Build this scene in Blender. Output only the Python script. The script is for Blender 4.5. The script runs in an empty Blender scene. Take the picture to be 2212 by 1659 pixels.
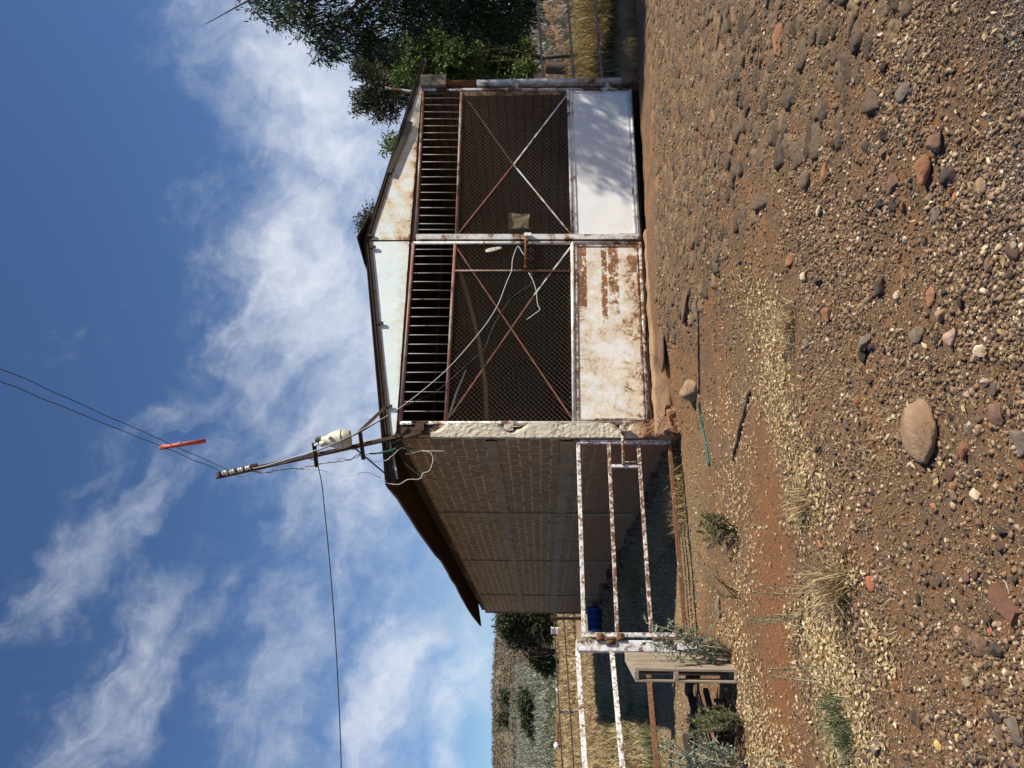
import bpy, math, random
import numpy as np
from mathutils import Vector, Matrix, noise as mnoise

random.seed(7)
RNG = np.random.default_rng(11)
R = math.radians
C = bpy.context.scene.collection
SC = bpy.context.scene

# ------------------------------------------------------------------ camera, sun, sky, exposure
F = 1700.0                       # focal length in pixels of a 2212 px long side
PITCH = math.atan(66.0 / F)
CAM = np.array([0.0, 0.0, 1.6])
FW = np.array([0, math.cos(PITCH), math.sin(PITCH)])
UP = np.array([0, -math.sin(PITCH), math.cos(PITCH)])
RT = np.array([1.0, 0, 0])
cd = bpy.data.cameras.new("camera")
cam = bpy.data.objects.new("camera", cd); C.objects.link(cam)
cd.sensor_fit = 'HORIZONTAL'; cd.sensor_width = 36.0; cd.lens = F / 2212 * 36.0
cd.clip_start = 0.05; cd.clip_end = 3000
m = Matrix.Identity(4)           # the phone was held upright, its picture lies on its side
for i in range(3):
    m[i][0] = -UP[i]; m[i][1] = RT[i]; m[i][2] = -FW[i]; m[i][3] = CAM[i]
cam.matrix_world = m
SC.camera = cam

SUN_EL, SUN_AZ = R(47.0), R(13.0)          # the sun stands to the right, a little behind the camera
SUN = np.array([math.cos(SUN_AZ) * math.cos(SUN_EL), -math.sin(SUN_AZ) * math.cos(SUN_EL), math.sin(SUN_EL)])
sl = bpy.data.lights.new("sun", 'SUN'); sl.energy = 5.0; sl.angle = R(0.53); sl.color = (1.0, 0.93, 0.80)
so = bpy.data.objects.new("sun", sl); C.objects.link(so)
so.rotation_euler = Vector(SUN).to_track_quat('Z', 'Y').to_euler()
so.location = (20, -5, 25)

SC.view_settings.view_transform = 'Standard'; SC.view_settings.look = 'None'
SC.view_settings.exposure = 0.42; SC.view_settings.gamma = 1.0
SC.render.engine = 'CYCLES'
SC.cycles.max_bounces = 6; SC.cycles.transparent_max_bounces = 6
SC.cycles.diffuse_bounces = 3; SC.cycles.glossy_bounces = 2
SC.cycles.caustics_reflective = False; SC.cycles.caustics_refractive = False

def ray(X, Y):
    """direction through a point of the photograph (2212 x 1659, lying on its side)"""
    d = (829.5 - Y) * RT - (X - 1106.0) * UP + F * FW
    return d
def at(X, Y, depth):
    return CAM + ray(X, Y) * (depth / F)

# ------------------------------------------------------------------ node helper
class NT:
    def __init__(s, tree):
        s.t = tree; s.nodes = tree.nodes; s.links = tree.links
    def put(s, sock, v):
        if v is None: return
        if hasattr(v, 'is_linked') or isinstance(v, bpy.types.NodeSocket): s.links.new(v, sock)
        else:
            if sock.type == 'RGBA' and not isinstance(v, (int, float)) and len(v) == 3: v = (*v, 1)
            if sock.type == 'VECTOR' and isinstance(v, (int, float)): v = (v, v, v)
            sock.default_value = v
    def n(s, typ, ins=None, **attr):
        nd = s.nodes.new(typ)
        for k, v in attr.items(): setattr(nd, k, v)
        for k, v in (ins or {}).items(): s.put(nd.inputs[k], v)
        return nd
    def math(s, op, a, b=None, c=None, clamp=False):
        nd = s.n('ShaderNodeMath', {0: a}, operation=op); nd.use_clamp = clamp
        if b is not None: s.put(nd.inputs[1], b)
        if c is not None: s.put(nd.inputs[2], c)
        return nd.outputs[0]
    def vmath(s, op, a, b=None, out=0):
        nd = s.n('ShaderNodeVectorMath', {0: a}, operation=op)
        if b is not None:
            s.put(nd.inputs[3 if op == 'SCALE' else 1], b)
        return nd.outputs[out]
    def noise(s, vec, scale, detail=4, rough=.55, dist=0.0, out='Fac'):
        nd = s.n('ShaderNodeTexNoise', {'Scale': scale, 'Detail': detail, 'Roughness': rough, 'Distortion': dist})
        if vec is not None: s.put(nd.inputs['Vector'], vec)
        return nd.outputs[out]
    def vor(s, vec, scale, feature='F1', out='Distance', rnd=1.0):
        nd = s.n('ShaderNodeTexVoronoi', {'Scale': scale, 'Randomness': rnd}, feature=feature)
        s.put(nd.inputs['Vector'], vec); return nd.outputs[out]
    def ramp(s, fac, stops, interp='LINEAR'):
        nd = s.n('ShaderNodeValToRGB', {'Fac': fac}); cr = nd.color_ramp; cr.interpolation = interp
        while len(cr.elements) < len(stops): cr.elements.new(0.5)
        for e, (p, c) in zip(cr.elements, stops):
            e.position = p
            e.color = (c, c, c, 1) if isinstance(c, (int, float)) else (*c[:3], 1)
        return nd.outputs['Color']
    def step(s, v, lo, hi):
        nd = s.n('ShaderNodeMapRange', {'Value': v, 'From Min': lo, 'From Max': hi, 'To Min': 0.0, 'To Max': 1.0})
        nd.interpolation_type = 'SMOOTHSTEP'; return nd.outputs[0]
    def mix(s, fac, a, b, blend='MIX'):
        nd = s.n('ShaderNodeMix', data_type='RGBA', blend_type=blend)
        s.put(nd.inputs[0], fac); s.put(nd.inputs[6], a); s.put(nd.inputs[7], b)
        return nd.outputs[2]
    def map(s, vec, scale=(1, 1, 1), loc=(0, 0, 0), rot=(0, 0, 0)):
        nd = s.n('ShaderNodeMapping', {'Vector': vec, 'Scale': scale, 'Location': loc, 'Rotation': rot})
        return nd.outputs[0]
    def attr(s, name, out='Fac'):
        return s.n('ShaderNodeAttribute', attribute_name=name).outputs[out]
    def obj(s):
        return s.n('ShaderNodeTexCoord').outputs['Object']
    def bump(s, h, strength=.5, dist=.01):
        return s.n('ShaderNodeBump', {'Height': h, 'Strength': strength, 'Distance': dist}).outputs[0]
    def sep(s, v):
        nd = s.n('ShaderNodeSeparateXYZ', {0: v}); return nd.outputs

def mat(name, build):
    mt = bpy.data.materials.new(name); mt.use_nodes = True
    t = NT(mt.node_tree); t.nodes.clear()
    out = t.n('ShaderNodeOutputMaterial')
    b = t.n('ShaderNodeBsdfPrincipled')
    t.links.new(b.outputs[0], out.inputs[0])
    b.inputs['Roughness'].default_value = .8
    b.inputs['Specular IOR Level'].default_value = .3
    r = build(t)
    for k, v in r.items(): t.put(b.inputs[k], v)
    return mt

# ------------------------------------------------------------------ world: daylight sky with thin high cloud
W = bpy.data.worlds.new("World"); SC.world = W; W.use_nodes = True
def build_world():
    t = NT(W.node_tree); t.nodes.clear()
    out = t.n('ShaderNodeOutputWorld'); bg = t.n('ShaderNodeBackground')
    t.links.new(bg.outputs[0], out.inputs[0])
    sky = t.n('ShaderNodeTexSky', sky_type='NISHITA', sun_disc=False, sun_elevation=SUN_EL, sun_rotation=R(90) + SUN_AZ,
              altitude=1800, air_density=1.0, dust_density=0.15, ozone_density=2.2)
    col = t.mix(1.0, sky.outputs[0], (0.74, 0.90, 1.10, 1), 'MULTIPLY')
    v = t.vmath('NORMALIZE', t.n('ShaderNodeTexCoord').outputs['Generated'])
    w1 = t.noise(v, 3.2, 4, .6, out='Color')
    warp = t.vmath('SCALE', t.vmath('SUBTRACT', w1, (.5, .5, .5)), 0.26)
    w2 = t.noise(v, 14, 4, .65, out='Color')
    warp2 = t.vmath('SCALE', t.vmath('SUBTRACT', w2, (.5, .5, .5)), 0.055)
    vw = t.vmath('ADD', v, t.vmath('ADD', warp, warp2))
    total = None
    for (X, Y, ang, a, b, amp) in CLOUDS:
        c = ray(X, Y); c = c / np.linalg.norm(c)
        e1 = ray(X - 50 * math.sin(ang), Y - 50 * math.cos(ang)); e1 = e1 / np.linalg.norm(e1)
        e1 = e1 - c * (e1 @ c); e1 /= np.linalg.norm(e1); e2 = np.cross(c, e1)
        acc = None
        for e, rad in ((e1, a), (e2, b), (c, a)):
            q = e / rad
            d = t.math('SUBTRACT', t.vmath('DOT_PRODUCT', vw, tuple(q), out=1), float(q @ c))
            d = t.math('MULTIPLY', d, d)
            acc = d if acc is None else t.math('ADD', acc, d)
        g = t.math('MULTIPLY', t.math('EXPONENT', t.math('MULTIPLY', acc, -1.0)), amp)
        total = g if total is None else t.math('MAXIMUM', total, g) if amp > 0 else t.math('ADD', total, g)
    # wisps: noise stretched along the streaks
    c0 = ray(450, 1150); c0 /= np.linalg.norm(c0); d1 = ray(450 - 43, 1150 + 53); d1 = d1 / np.linalg.norm(d1); d1 = d1 - c0 * (c0 @ d1); d1 /= np.linalg.norm(d1); d2 = np.cross(c0, d1)
    st = t.n('ShaderNodeCombineXYZ', {i: t.math('MULTIPLY', t.vmath('DOT_PRODUCT', vw, tuple(e), out=1), k) for i, (e, k) in enumerate(((d1, 2.0), (d2, 6.5), (c0, 4.0)))}).outputs[0]
    f1 = t.noise(st, 2.2, 9, .64, .35)
    f2 = t.noise(v, 30, 7, .64)
    fb = t.math('ADD', t.math('MULTIPLY', f1, .68), t.math('MULTIPLY', f2, .32))
    dens = t.math('ADD', total, t.math('MULTIPLY', t.math('SUBTRACT', fb, .5), 2.0))
    front = t.step(t.vmath('DOT_PRODUCT', v, tuple(FW), out=1), .35, .80)      # clear sky behind and overhead
    dens = t.math('ADD', dens, t.math('MULTIPLY', t.math('SUBTRACT', front, 1.0), 1.2))
    al = t.step(dens, 0.20, 1.60)
    al = t.math('MULTIPLY', al, 0.93)
    shade = t.noise(vw, 5.0, 5, .6)
    cc = t.mix(t.step(shade, .35, .65), (6.6, 7.3, 8.5, 1), (9.8, 10.1, 10.7, 1))
    res = t.mix(al, col, cc)
    t.put(bg.inputs['Color'], res); bg.inputs['Strength'].default_value = 0.072
# cloud patches: centre (as seen from the gate's forecourt), streak angle, spread along and across, weight
CLOUDS = [(700, 130, R(60), .20, .10, 1.25), (640, 60, R(75), .12, .06, 1.0), (760, 330, R(60), .20, .09, 1.15),
          (720, 700, R(20), .26, .11, 1.2), (600, 880, R(20), .22, .07, .75), (740, 930, R(0), .24, .10, 1.05), (720, 520, R(45), .18, .08, 1.1), (450, 990, R(-50), .2, .04, .3),
          (560, 1000, R(40), .14, .05, .55), (250, 1140, R(-50), .15, .045, .85), (400, 880, R(-55), .12, .035, .6),
          (120, 1290, R(-55), .12, .03, .6), (300, 1480, R(-40), .22, .055, .75), (150, 1650, R(-30), .18, .05, .75),
          (580, 1520, R(-20), .28, .08, .72), (850, 1500, R(-10), .30, .085, .95), (920, 1330, R(-30), .2, .06, .7), (760, 1180, R(-20), .14, .05, .5),
          (1020, 1560, R(0), .34, .055, .85), (1040, 1250, R(0), .2, .04, .6), (360, 60, R(0), .05, .02, .35), (680, -300, R(30), .3, .12, 1.1),
          (700, 2100, R(-10), .3, .12, .9)]
build_world()

# ------------------------------------------------------------------ mesh builders
class MB:
    def __init__(s): s.v = []; s.f = []; s.uv = None; s.n = 0
    def add(s, verts, faces):
        b = s.n; verts = np.asarray(verts, float).reshape(-1, 3)
        s.v.append(verts); s.n += len(verts)
        s.f.extend([tuple(i + b for i in f) for f in faces]); return s
    def hexa(s, p):       # p: 8 corners, bottom loop then top loop
        return s.add(p, [(3, 2, 1, 0), (4, 5, 6, 7), (0, 1, 5, 4), (1, 2, 6, 5), (2, 3, 7, 6), (3, 0, 4, 7)])
    def box(s, c, ax, ay, az, hx, hy, hz):
        c, ax, ay, az = map(lambda q: np.asarray(q, float), (c, ax, ay, az))
        p = [c + sx * hx * ax + sy * hy * ay + sz * hz * az for sz in (-1, 1) for sx, sy in ((-1, -1), (1, -1), (1, 1), (-1, 1))]
        return s.hexa(p)
    def beam(s, a, b, w, h, up=(0, 0, 1)):     # rectangular bar from a to b; h along 'up'
        a = np.asarray(a, float); b = np.asarray(b, float); d = b - a; L = np.linalg.norm(d); d /= L
        up = np.asarray(up, float); side = np.cross(d, up); side /= np.linalg.norm(side); u2 = np.cross(side, d)
        return s.box((a + b) / 2, d, side, u2, L / 2, w / 2, h / 2)
    def angle(s, a, b, w, t, up=(0, 0, 1)):    # angle iron
        a = np.asarray(a, float); b = np.asarray(b, float); d = (b - a) / np.linalg.norm(b - a)
        up = np.asarray(up, float); side = np.cross(d, up); side /= np.linalg.norm(side); u2 = np.cross(side, d)
        s.beam(a, b, w, t, up); o = u2 * (w / 2 + t / 2) + side * (w / 2 - t / 2)
        return s.beam(a + o, b + o, t, w, up)
    def tube(s, pts, r, n=8, caps=True):
        pts = np.asarray(pts, float); k = len(pts)
        rr = np.full(k, r, float) if np.isscalar(r) else np.asarray(r, float)
        tan = np.gradient(pts, axis=0); tan /= np.linalg.norm(tan, axis=1)[:, None] + 1e-12
        ref = np.array([0, 0, 1.0]) if abs(tan[0][2]) < .9 else np.array([1.0, 0, 0])
        V = []; a0 = np.cross(tan[0], ref); a0 /= np.linalg.norm(a0)
        for i in range(k):
            a0 = a0 - tan[i] * (a0 @ tan[i]); a0 /= np.linalg.norm(a0); b0 = np.cross(tan[i], a0)
            for j in range(n):
                th = 2 * math.pi * j / n; V.append(pts[i] + rr[i] * (math.cos(th) * a0 + math.sin(th) * b0))
        fs = [(i * n + j, i * n + (j + 1) % n, (i + 1) * n + (j + 1) % n, (i + 1) * n + j) for i in range(k - 1) for j in range(n)]
        if caps: fs += [tuple(range(n - 1, -1, -1)), tuple((k - 1) * n + j for j in range(n))]
        return s.add(V, fs)
    def lathe(s, c, axis, prof, n=20, cap=True):    # prof: (along axis, radius)
        c = np.asarray(c, float); axis = np.asarray(axis, float) / np.linalg.norm(axis)
        ref = np.array([0, 0, 1.0]) if abs(axis[2]) < .9 else np.array([1.0, 0, 0])
        a0 = np.cross(axis, ref); a0 /= np.linalg.norm(a0); b0 = np.cross(axis, a0)
        V = [c + axis * z + r * (math.cos(2 * math.pi * j / n) * a0 + math.sin(2 * math.pi * j / n) * b0) for z, r in prof for j in range(n)]
        k = len(prof)
        fs = [(i * n + j, i * n + (j + 1) % n, (i + 1) * n + (j + 1) % n, (i + 1) * n + j) for i in range(k - 1) for j in range(n)]
        if cap: fs += [tuple(range(n - 1, -1, -1)), tuple((k - 1) * n + j for j in range(n))]
        return s.add(V, fs)
    def verts(s): return np.concatenate(s.v) if s.v else np.zeros((0, 3))

def mesh_obj(name, verts, faces, material, parent=None, smooth=False, attrs=None):
    """one mesh object; verts in world space, stored relative to the parent's base"""
    verts = np.asarray(verts, float)
    off = np.zeros(3)
    p = parent
    while p is not None:
        off = off + np.array(p.location); p = p.parent
    me = bpy.data.meshes.new(name)
    lv = verts - off
    if isinstance(faces, np.ndarray):
        k = faces.shape[1]
        me.vertices.add(len(lv)); me.vertices.foreach_set('co', lv.astype(np.float32).ravel())
        me.loops.add(faces.size); me.loops.foreach_set('vertex_index', faces.astype(np.int32).ravel())
        me.polygons.add(len(faces))
        me.polygons.foreach_set('loop_start', np.arange(0, faces.size, k, dtype=np.int32))
        me.polygons.foreach_set('loop_total', np.full(len(faces), k, dtype=np.int32))
        me.update(calc_edges=True)
    else:
        me.from_pydata(lv.tolist(), [], faces); me.update()
    for k, a in (attrs or {}).items():
        a = np.asarray(a, np.float32)
        if a.ndim == 1:
            at_ = me.attributes.new(k, 'FLOAT', 'POINT'); at_.data.foreach_set('value', a)
        else:
            at_ = me.attributes.new(k, 'FLOAT_VECTOR', 'POINT'); at_.data.foreach_set('vector', a.ravel())
    if smooth: me.polygons.foreach_set('use_smooth', np.ones(len(me.polygons), dtype=bool))
    if material is not None: me.materials.append(material)
    o = bpy.data.objects.new(name, me); C.objects.link(o)
    if parent is not None: o.parent = parent
    return o
def obj(name, mb, material, parent=None, smooth=False, attrs=None, base=None):
    v = mb.verts()
    if parent is None:           # a thing that is one mesh: origin at its base
        b = np.array([v[:, 0].mean(), v[:, 1].mean(), v[:, 2].min()]) if base is None else np.asarray(base, float)
        o = mesh_obj(name, v - b, mb.f, material, None, smooth, attrs); o.location = b; return o
    return mesh_obj(name, v, mb.f, material, parent, smooth, attrs)
def tag(o, label=None, cat=None, group=None, kind=None):
    if label: o['label'] = label
    if cat: o['category'] = cat
    if group: o['group'] = group
    if kind: o['kind'] = kind
    return o
def thing(name, label, cat, loc, group=None):
    o = bpy.data.objects.new(name, None); C.objects.link(o); o.location = loc
    return tag(o, label, cat, group)
def bevel(o, w=.004, seg=2, ang=40):
    md = o.modifiers.new('bevel', 'BEVEL'); md.width = w; md.segments = seg; md.limit_method = 'ANGLE'; md.angle_limit = R(ang); return o
def sm(a, b, x):
    t = np.clip((np.asarray(x, float) - a) / (b - a), 0, 1); return t * t * (3 - 2 * t)

# fractal value noise for numpy arrays
def vnoise(x, y, seed=0):
    xi = np.floor(x).astype(np.int64); yi = np.floor(y).astype(np.int64); xf = x - xi; yf = y - yi
    def h(a, b):
        q = (a * 374761393 + b * 668265263 + seed * 974711) & 0xffffffff
        q = ((q ^ (q >> 13)) * 1274126177) & 0xffffffff
        return ((q ^ (q >> 16)) & 0xffff) / 65535.0
    u = xf * xf * (3 - 2 * xf); w = yf * yf * (3 - 2 * yf)
    return (h(xi, yi) * (1 - u) + h(xi + 1, yi) * u) * (1 - w) + (h(xi, yi + 1) * (1 - u) + h(xi + 1, yi + 1) * u) * w
def fbm(x, y, o=4, seed=0):
    s = 0; a = .5; 
    for i in range(o):
        s = s + a * vnoise(x, y, seed + i * 17); x = x * 2.03; y = y * 2.03; a *= .5
    return s - .47

# ------------------------------------------------------------------ layout of the place
FA = R(20.5)                                     # the front of the shed, seen a little from the left
DF = np.array([math.cos(FA), math.sin(FA), 0]); NF = np.array([math.sin(FA), -math.cos(FA), 0]); Z = np.array([0, 0, 1.0])
WA = R(23.3); DW = np.array([-math.sin(WA), math.cos(WA), 0]); NW = np.array([-math.cos(WA), -math.sin(WA), 0])
O = at(1402, 912, 10.4); O[2] = 0.0
def Fp(s, h, o=0.0): return O + s * DF + h * Z + o * NF
def on_plane(X, Y, p0, n):
    d = ray(X, Y); t = ((p0 - CAM) @ n) / (d @ n); return CAM + d * t
def fs(X, Y, o=0.0):                             # point of the photograph -> (along the front, height)
    p = on_plane(X, Y, O + o * NF, NF) - O - o * NF; return p @ DF, p[2]
def zg(x, y):                                    # height of the ground
    x = np.asarray(x, float); y = np.asarray(y, float)
    s = (x - O[0]) * DF[0] + (y - O[1]) * DF[1]; q = (x - O[0]) * NF[0] + (y - O[1]) * NF[1]
    zl = -.22 * sm(4, 8.5, y) - .35 * sm(12, 100, y)
    zr = .12 * sm(5.0, 0.2, q) - .35 * sm(-14, -60, q)
    k = sm(-.75, 1.7, s)
    return zl * (1 - k) + zr * k
def on_ground(X, Y):
    d = ray(X, Y); z = 0.0
    for _ in range(25):
        t = (z - CAM[2]) / d[2]; p = CAM + d * t
        z = .5 * z + .5 * float(zg(p[0], p[1]))
    p[2] = float(zg(p[0], p[1])); return p
def on_ground_arr(X, Y):
    d = (829.5 - Y)[:, None] * RT - (X - 1106.0)[:, None] * UP + F * FW
    z = np.zeros(len(X))
    for _ in range(20):
        t = (z - CAM[2]) / d[:, 2]; p = CAM + d * t[:, None]; z = .5 * z + .5 * zg(p[:, 0], p[:, 1])
    p[:, 2] = zg(p[:, 0], p[:, 1]); return p

# ------------------------------------------------------------------ materials
RUST1, RUST2, RUST3 = (.085, .042, .026), (.155, .070, .036), (.26, .135, .065)
DARK_RUST = ((.045, .028, .022), (.075, .045, .033), (.11, .066, .046))
def rusty(name, paint, amount, scale=6.0, paint2=None, gloss=.5, rust=None):
    def b(t):
        o = t.obj()
        n1 = t.noise(o, scale, 7, .62, .4); n2 = t.noise(o, scale * 7, 5, .65)
        n3 = t.noise(o, scale * .45, 4, .5)
        m_ = t.math('ADD', t.math('MULTIPLY', n1, .6), t.math('ADD', t.math('MULTIPLY', n2, .22), t.math('MULTIPLY', n3, .3)))
        k = t.step(m_, .70 - amount * .42, .745 - amount * .42)
        halo = t.step(m_, .60 - amount * .42, .72 - amount * .42)
        r1, r2, r3 = rust or (RUST1, RUST2, RUST3)
        rc = t.ramp(t.noise(o, scale * 4, 6, .6), [(.3, r1), (.5, r2), (.72, r3)])
        pc = t.mix(t.step(n3, .42, .6), paint, paint2 or tuple(c * .82 for c in paint))
        pc = t.mix(t.math('MULTIPLY', halo, .45), pc, r3)
        h = t.math('ADD', t.math('MULTIPLY', k, -.4), t.math('MULTIPLY', n2, .5))
        return {'Base Color': t.mix(k, pc, rc), 'Roughness': t.mix(k, (gloss,) * 3, (.9,) * 3), 'Normal': t.bump(h, .35, .004)}
    return mat(name, b)
M = {}
M['rust'] = rusty('dark rust', (.16, .085, .06), .62, 9)
M['mast_rust'] = rusty('brown rusty angle iron', (.085, .052, .042), .50, 8, gloss=.8, rust=DARK_RUST)
M['purlin_rust'] = rusty('blackened steel', (.045, .037, .033), .42, 8, gloss=.8, rust=((.03, .022, .018), (.05, .034, .027), (.085, .055, .04)))
M['gate_tube'] = rusty('grey gate paint with rust', (.56, .56, .54), .32, 5, (.46, .47, .46))
M['gate_tube_white'] = rusty('white gate paint with rust', (.80, .79, .74), .24, 6, (.7, .69, .64))
M['gate_tube_red'] = rusty('red primer and rust', (.27, .125, .10), .26, 5, (.30, .28, .26), rust=((.075, .04, .03), (.12, .062, .042), (.19, .11, .075)))
M['brace_red'] = rusty('red primer rod', (.25, .095, .07), .30, 7, rust=((.09, .04, .03), (.13, .06, .042), (.19, .10, .07)))
M['rod'] = rusty('grey rod', (.40, .41, .38), .16, 8)
M['side_gate'] = rusty('chipped white paint on square tube', (.80, .80, .78), .27, 30)
M['side_gate_rusty'] = rusty('rust with white paint left', (.77, .75, .70), .40, 30)
M['post_white'] = rusty('white painted post', (.80, .81, .82), .25, 14)
M['side_gate_bare'] = rusty('mostly bare rusty bar', (.62, .57, .48), .62, 9)
M['fence_grey'] = rusty('grey pipe', (.30, .31, .31), .22, 7)
M['lock_stile'] = rusty('greyed white paint', (.62, .62, .60), .22, 5, (.72, .71, .67))
M['hinge'] = rusty('hinge plate', (.66, .63, .56), .40, 14)
M['barrel_rust'] = rusty('rusted plate', (.30, .13, .06), .75, 4)
M['pillar_pipe'] = rusty('pale painted column', (.62, .63, .62), .22, 5, (.5, .51, .5))
M['wire_mesh'] = mat('weathered wire', lambda t: {'Base Color': t.mix(t.noise(t.obj(), 2.3, 3), (.36, .28, .22), (.56, .47, .38)), 'Roughness': .55, 'Metallic': .25})
def cable(name, c, r=.5): return mat(name, lambda t: {'Base Color': t.mix(t.noise(t.obj(), 9, 4), tuple(q * .75 for q in c), c), 'Roughness': r})
M['wire_white'] = cable('white cable', (.78, .76, .70)); M['wire_black'] = cable('black cable', (.025, .027, .03))
M['wire_grey'] = cable('grey cable', (.09, .08, .08), .7); M['wire_green'] = cable('green tape', (.02, .13, .085))
M['wire_old'] = cable('old tan cable', (.36, .30, .24))

def panel_mat(name, paint, spec):
    """sheet steel: fs = (along the leaf 0..1, height of the panel 0..1, metres along)"""
    def b(t):
        a = t.attr('fs', 'Vector'); x, y, w = t.sep(a)
        o = t.obj()
        mo = t.map(o, scale=(1, 1, 1)); n1 = t.noise(mo, 4.5, 8, .66, .5); n2 = t.noise(o, 26, 6, .66); n4 = t.noise(o, 2.0, 4, .55)
        drip = t.noise(t.n('ShaderNodeCombineXYZ', {0: t.math('MULTIPLY', w, 34.0), 1: t.math('MULTIPLY', y, 2.2)}).outputs[0], 1.0, 6, .7)
        edge = t.math('MINIMUM', y, t.math('MINIMUM', t.math('SUBTRACT', 1.0, y), t.math('MULTIPLY', t.math('MINIMUM', x, t.math('SUBTRACT', 1.0, x)), 3.2)))
        low = t.math('SUBTRACT', 1.0, t.step(y, 0.02, .42))
        top = t.step(y, .72, 1.0)
        v = t.math('MULTIPLY', n1, .75); v = t.math('ADD', v, t.math('MULTIPLY', n2, .3))
        v = t.math('ADD', v, t.math('MULTIPLY', low, spec.get('low', .10)))
        v = t.math('ADD', v, t.math('MULTIPLY', t.math('SUBTRACT', 1.0, t.step(edge, 0.0, .07)), spec.get('edge', .10)))
        v = t.math('ADD', v, t.math('MULTIPLY', t.math('MULTIPLY', top, t.math('SUBTRACT', drip, .45)), spec.get('drip', .9)))
        for (x0, x1, y0, y1, amp) in spec.get('bands', []):
            g = t.math('MULTIPLY', t.math('MULTIPLY', t.step(x, x0 - .05, x0 + .05), t.math('SUBTRACT', 1.0, t.step(x, x1 - .03, x1 + .06))),
                       t.math('MULTIPLY', t.step(y, y0 - .015, y0 + .012), t.math('SUBTRACT', 1.0, t.step(y, y1 - .012, y1 + .02))))
            v = t.math('ADD', v, t.math('MULTIPLY', g, t.math('MULTIPLY', t.step(t.math('ADD', n2, t.math('MULTIPLY', t.noise(o, 9, 4), .6)), .62, .86), amp * 1.5)))
        v = t.math('ADD', v, spec.get('bias', 0.0))
        stain = t.step(v, .54, .78); k = t.math('MULTIPLY', t.step(v, .72, .84), .92)
        rc = t.ramp(t.noise(o, 18, 6, .6), [(.3, (.085, .030, .014)), (.5, (.19, .065, .022)), (.72, (.36, .155, .05))])
        pc = t.mix(t.step(n4, .40, .62), paint, spec.get('paint2', tuple(c * .9 for c in paint)))
        pc = t.mix(t.math('MULTIPLY', stain, .70), pc, spec.get('stain', (.52, .30, .11)))
        col = t.mix(k, pc, rc)
        h = t.math('ADD', t.math('MULTIPLY', k, -.5), t.math('MULTIPLY', t.noise(o, 3.2, 4), 3.0))
        return {'Base Color': col, 'Roughness': t.mix(k, (.42,) * 3, (.9,) * 3), 'Normal': t.bump(h, .35, .006)}
    return mat(name, b)
M['panel_left'] = panel_mat('rust streaked white sheet', (.83, .81, .75), dict(low=.12, edge=.13, drip=1.1, paint2=(.76, .77, .77), bias=.135, stain=(.62, .43, .20),
    bands=[(.62, 1.02, .80, .90, .26), (.55, 1.02, .50, .57, .20), (.60, 1.02, .33, .47, .13)]))
M['panel_right'] = panel_mat('white sheet with rusty foot', (.83, .82, .78), dict(low=.10, edge=.06, drip=.1, bias=-.065, paint2=(.80, .80, .79), stain=(.60, .47, .26)))
M['gable_left'] = panel_mat('mint white gable sheet', (.78, .86, .84), dict(low=.13, edge=.02, drip=.0, bias=.01, paint2=(.74, .85, .84), stain=(.66, .52, .30)))
M['gable_right'] = panel_mat('rust patched gable sheet', (.78, .83, .80), dict(low=.06, edge=.06, drip=.0, bias=.135, paint2=(.72, .80, .79), stain=(.66, .43, .17)))

def concrete_b(c1, c2, orange=0.0, crackscale=3.0):
    def b(t):
        o = t.obj(); n1 = t.noise(o, 3.0, 8, .65); n2 = t.noise(o, 30, 6, .65)
        col = t.mix(t.step(n1, .36, .62), c1, c2)
        col = t.mix(t.math('MULTIPLY', t.step(n2, .5, .72), .45), col, tuple(q * .45 for q in c1))
        wob = t.vmath('ADD', o, t.vmath('SCALE', t.noise(o, 5, 4, out='Color'), .16))
        cr = t.math('SUBTRACT', 1.0, t.step(t.vor(wob, crackscale, 'DISTANCE_TO_EDGE'), .0, .014))
        cr = t.math('MULTIPLY', cr, t.step(t.noise(o, 1.7, 3), .5, .58))
        col = t.mix(t.math('MULTIPLY', cr, .8), col, (.05, .04, .03))
        if orange:
            z = t.sep(o)[2]
            k = t.math('SUBTRACT', 1.0, t.step(t.math('ADD', z, t.math('MULTIPLY', n1, .35)), orange, orange + .22))
            oc = t.mix(t.step(n2, .4, .65), (.30, .125, .05), (.50, .26, .11))
            col = t.mix(k, col, oc)
        return {'Base Color': col, 'Roughness': .95, 'Normal': t.bump(t.math('ADD', t.math('MULTIPLY', n2, .6), t.math('MULTIPLY', cr, -1.0)), .7, .012)}
    return b
M['pillar_concrete'] = mat('chipped pale concrete', concrete_b((.50, .44, .33), (.62, .56, .44), .42))
M['pillar_foot'] = mat('red clay render', concrete_b((.23, .115, .062), (.33, .185, .105)))
M['sill'] = mat('clay stained concrete sill', concrete_b((.30, .18, .10), (.38, .24, .14)))
M['tie_beam'] = mat('grey concrete band', concrete_b((.27, .195, .115), (.35, .26, .16)))
M['plaster'] = mat('wall plaster', concrete_b((.20, .17, .13), (.28, .24, .18)))

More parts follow.
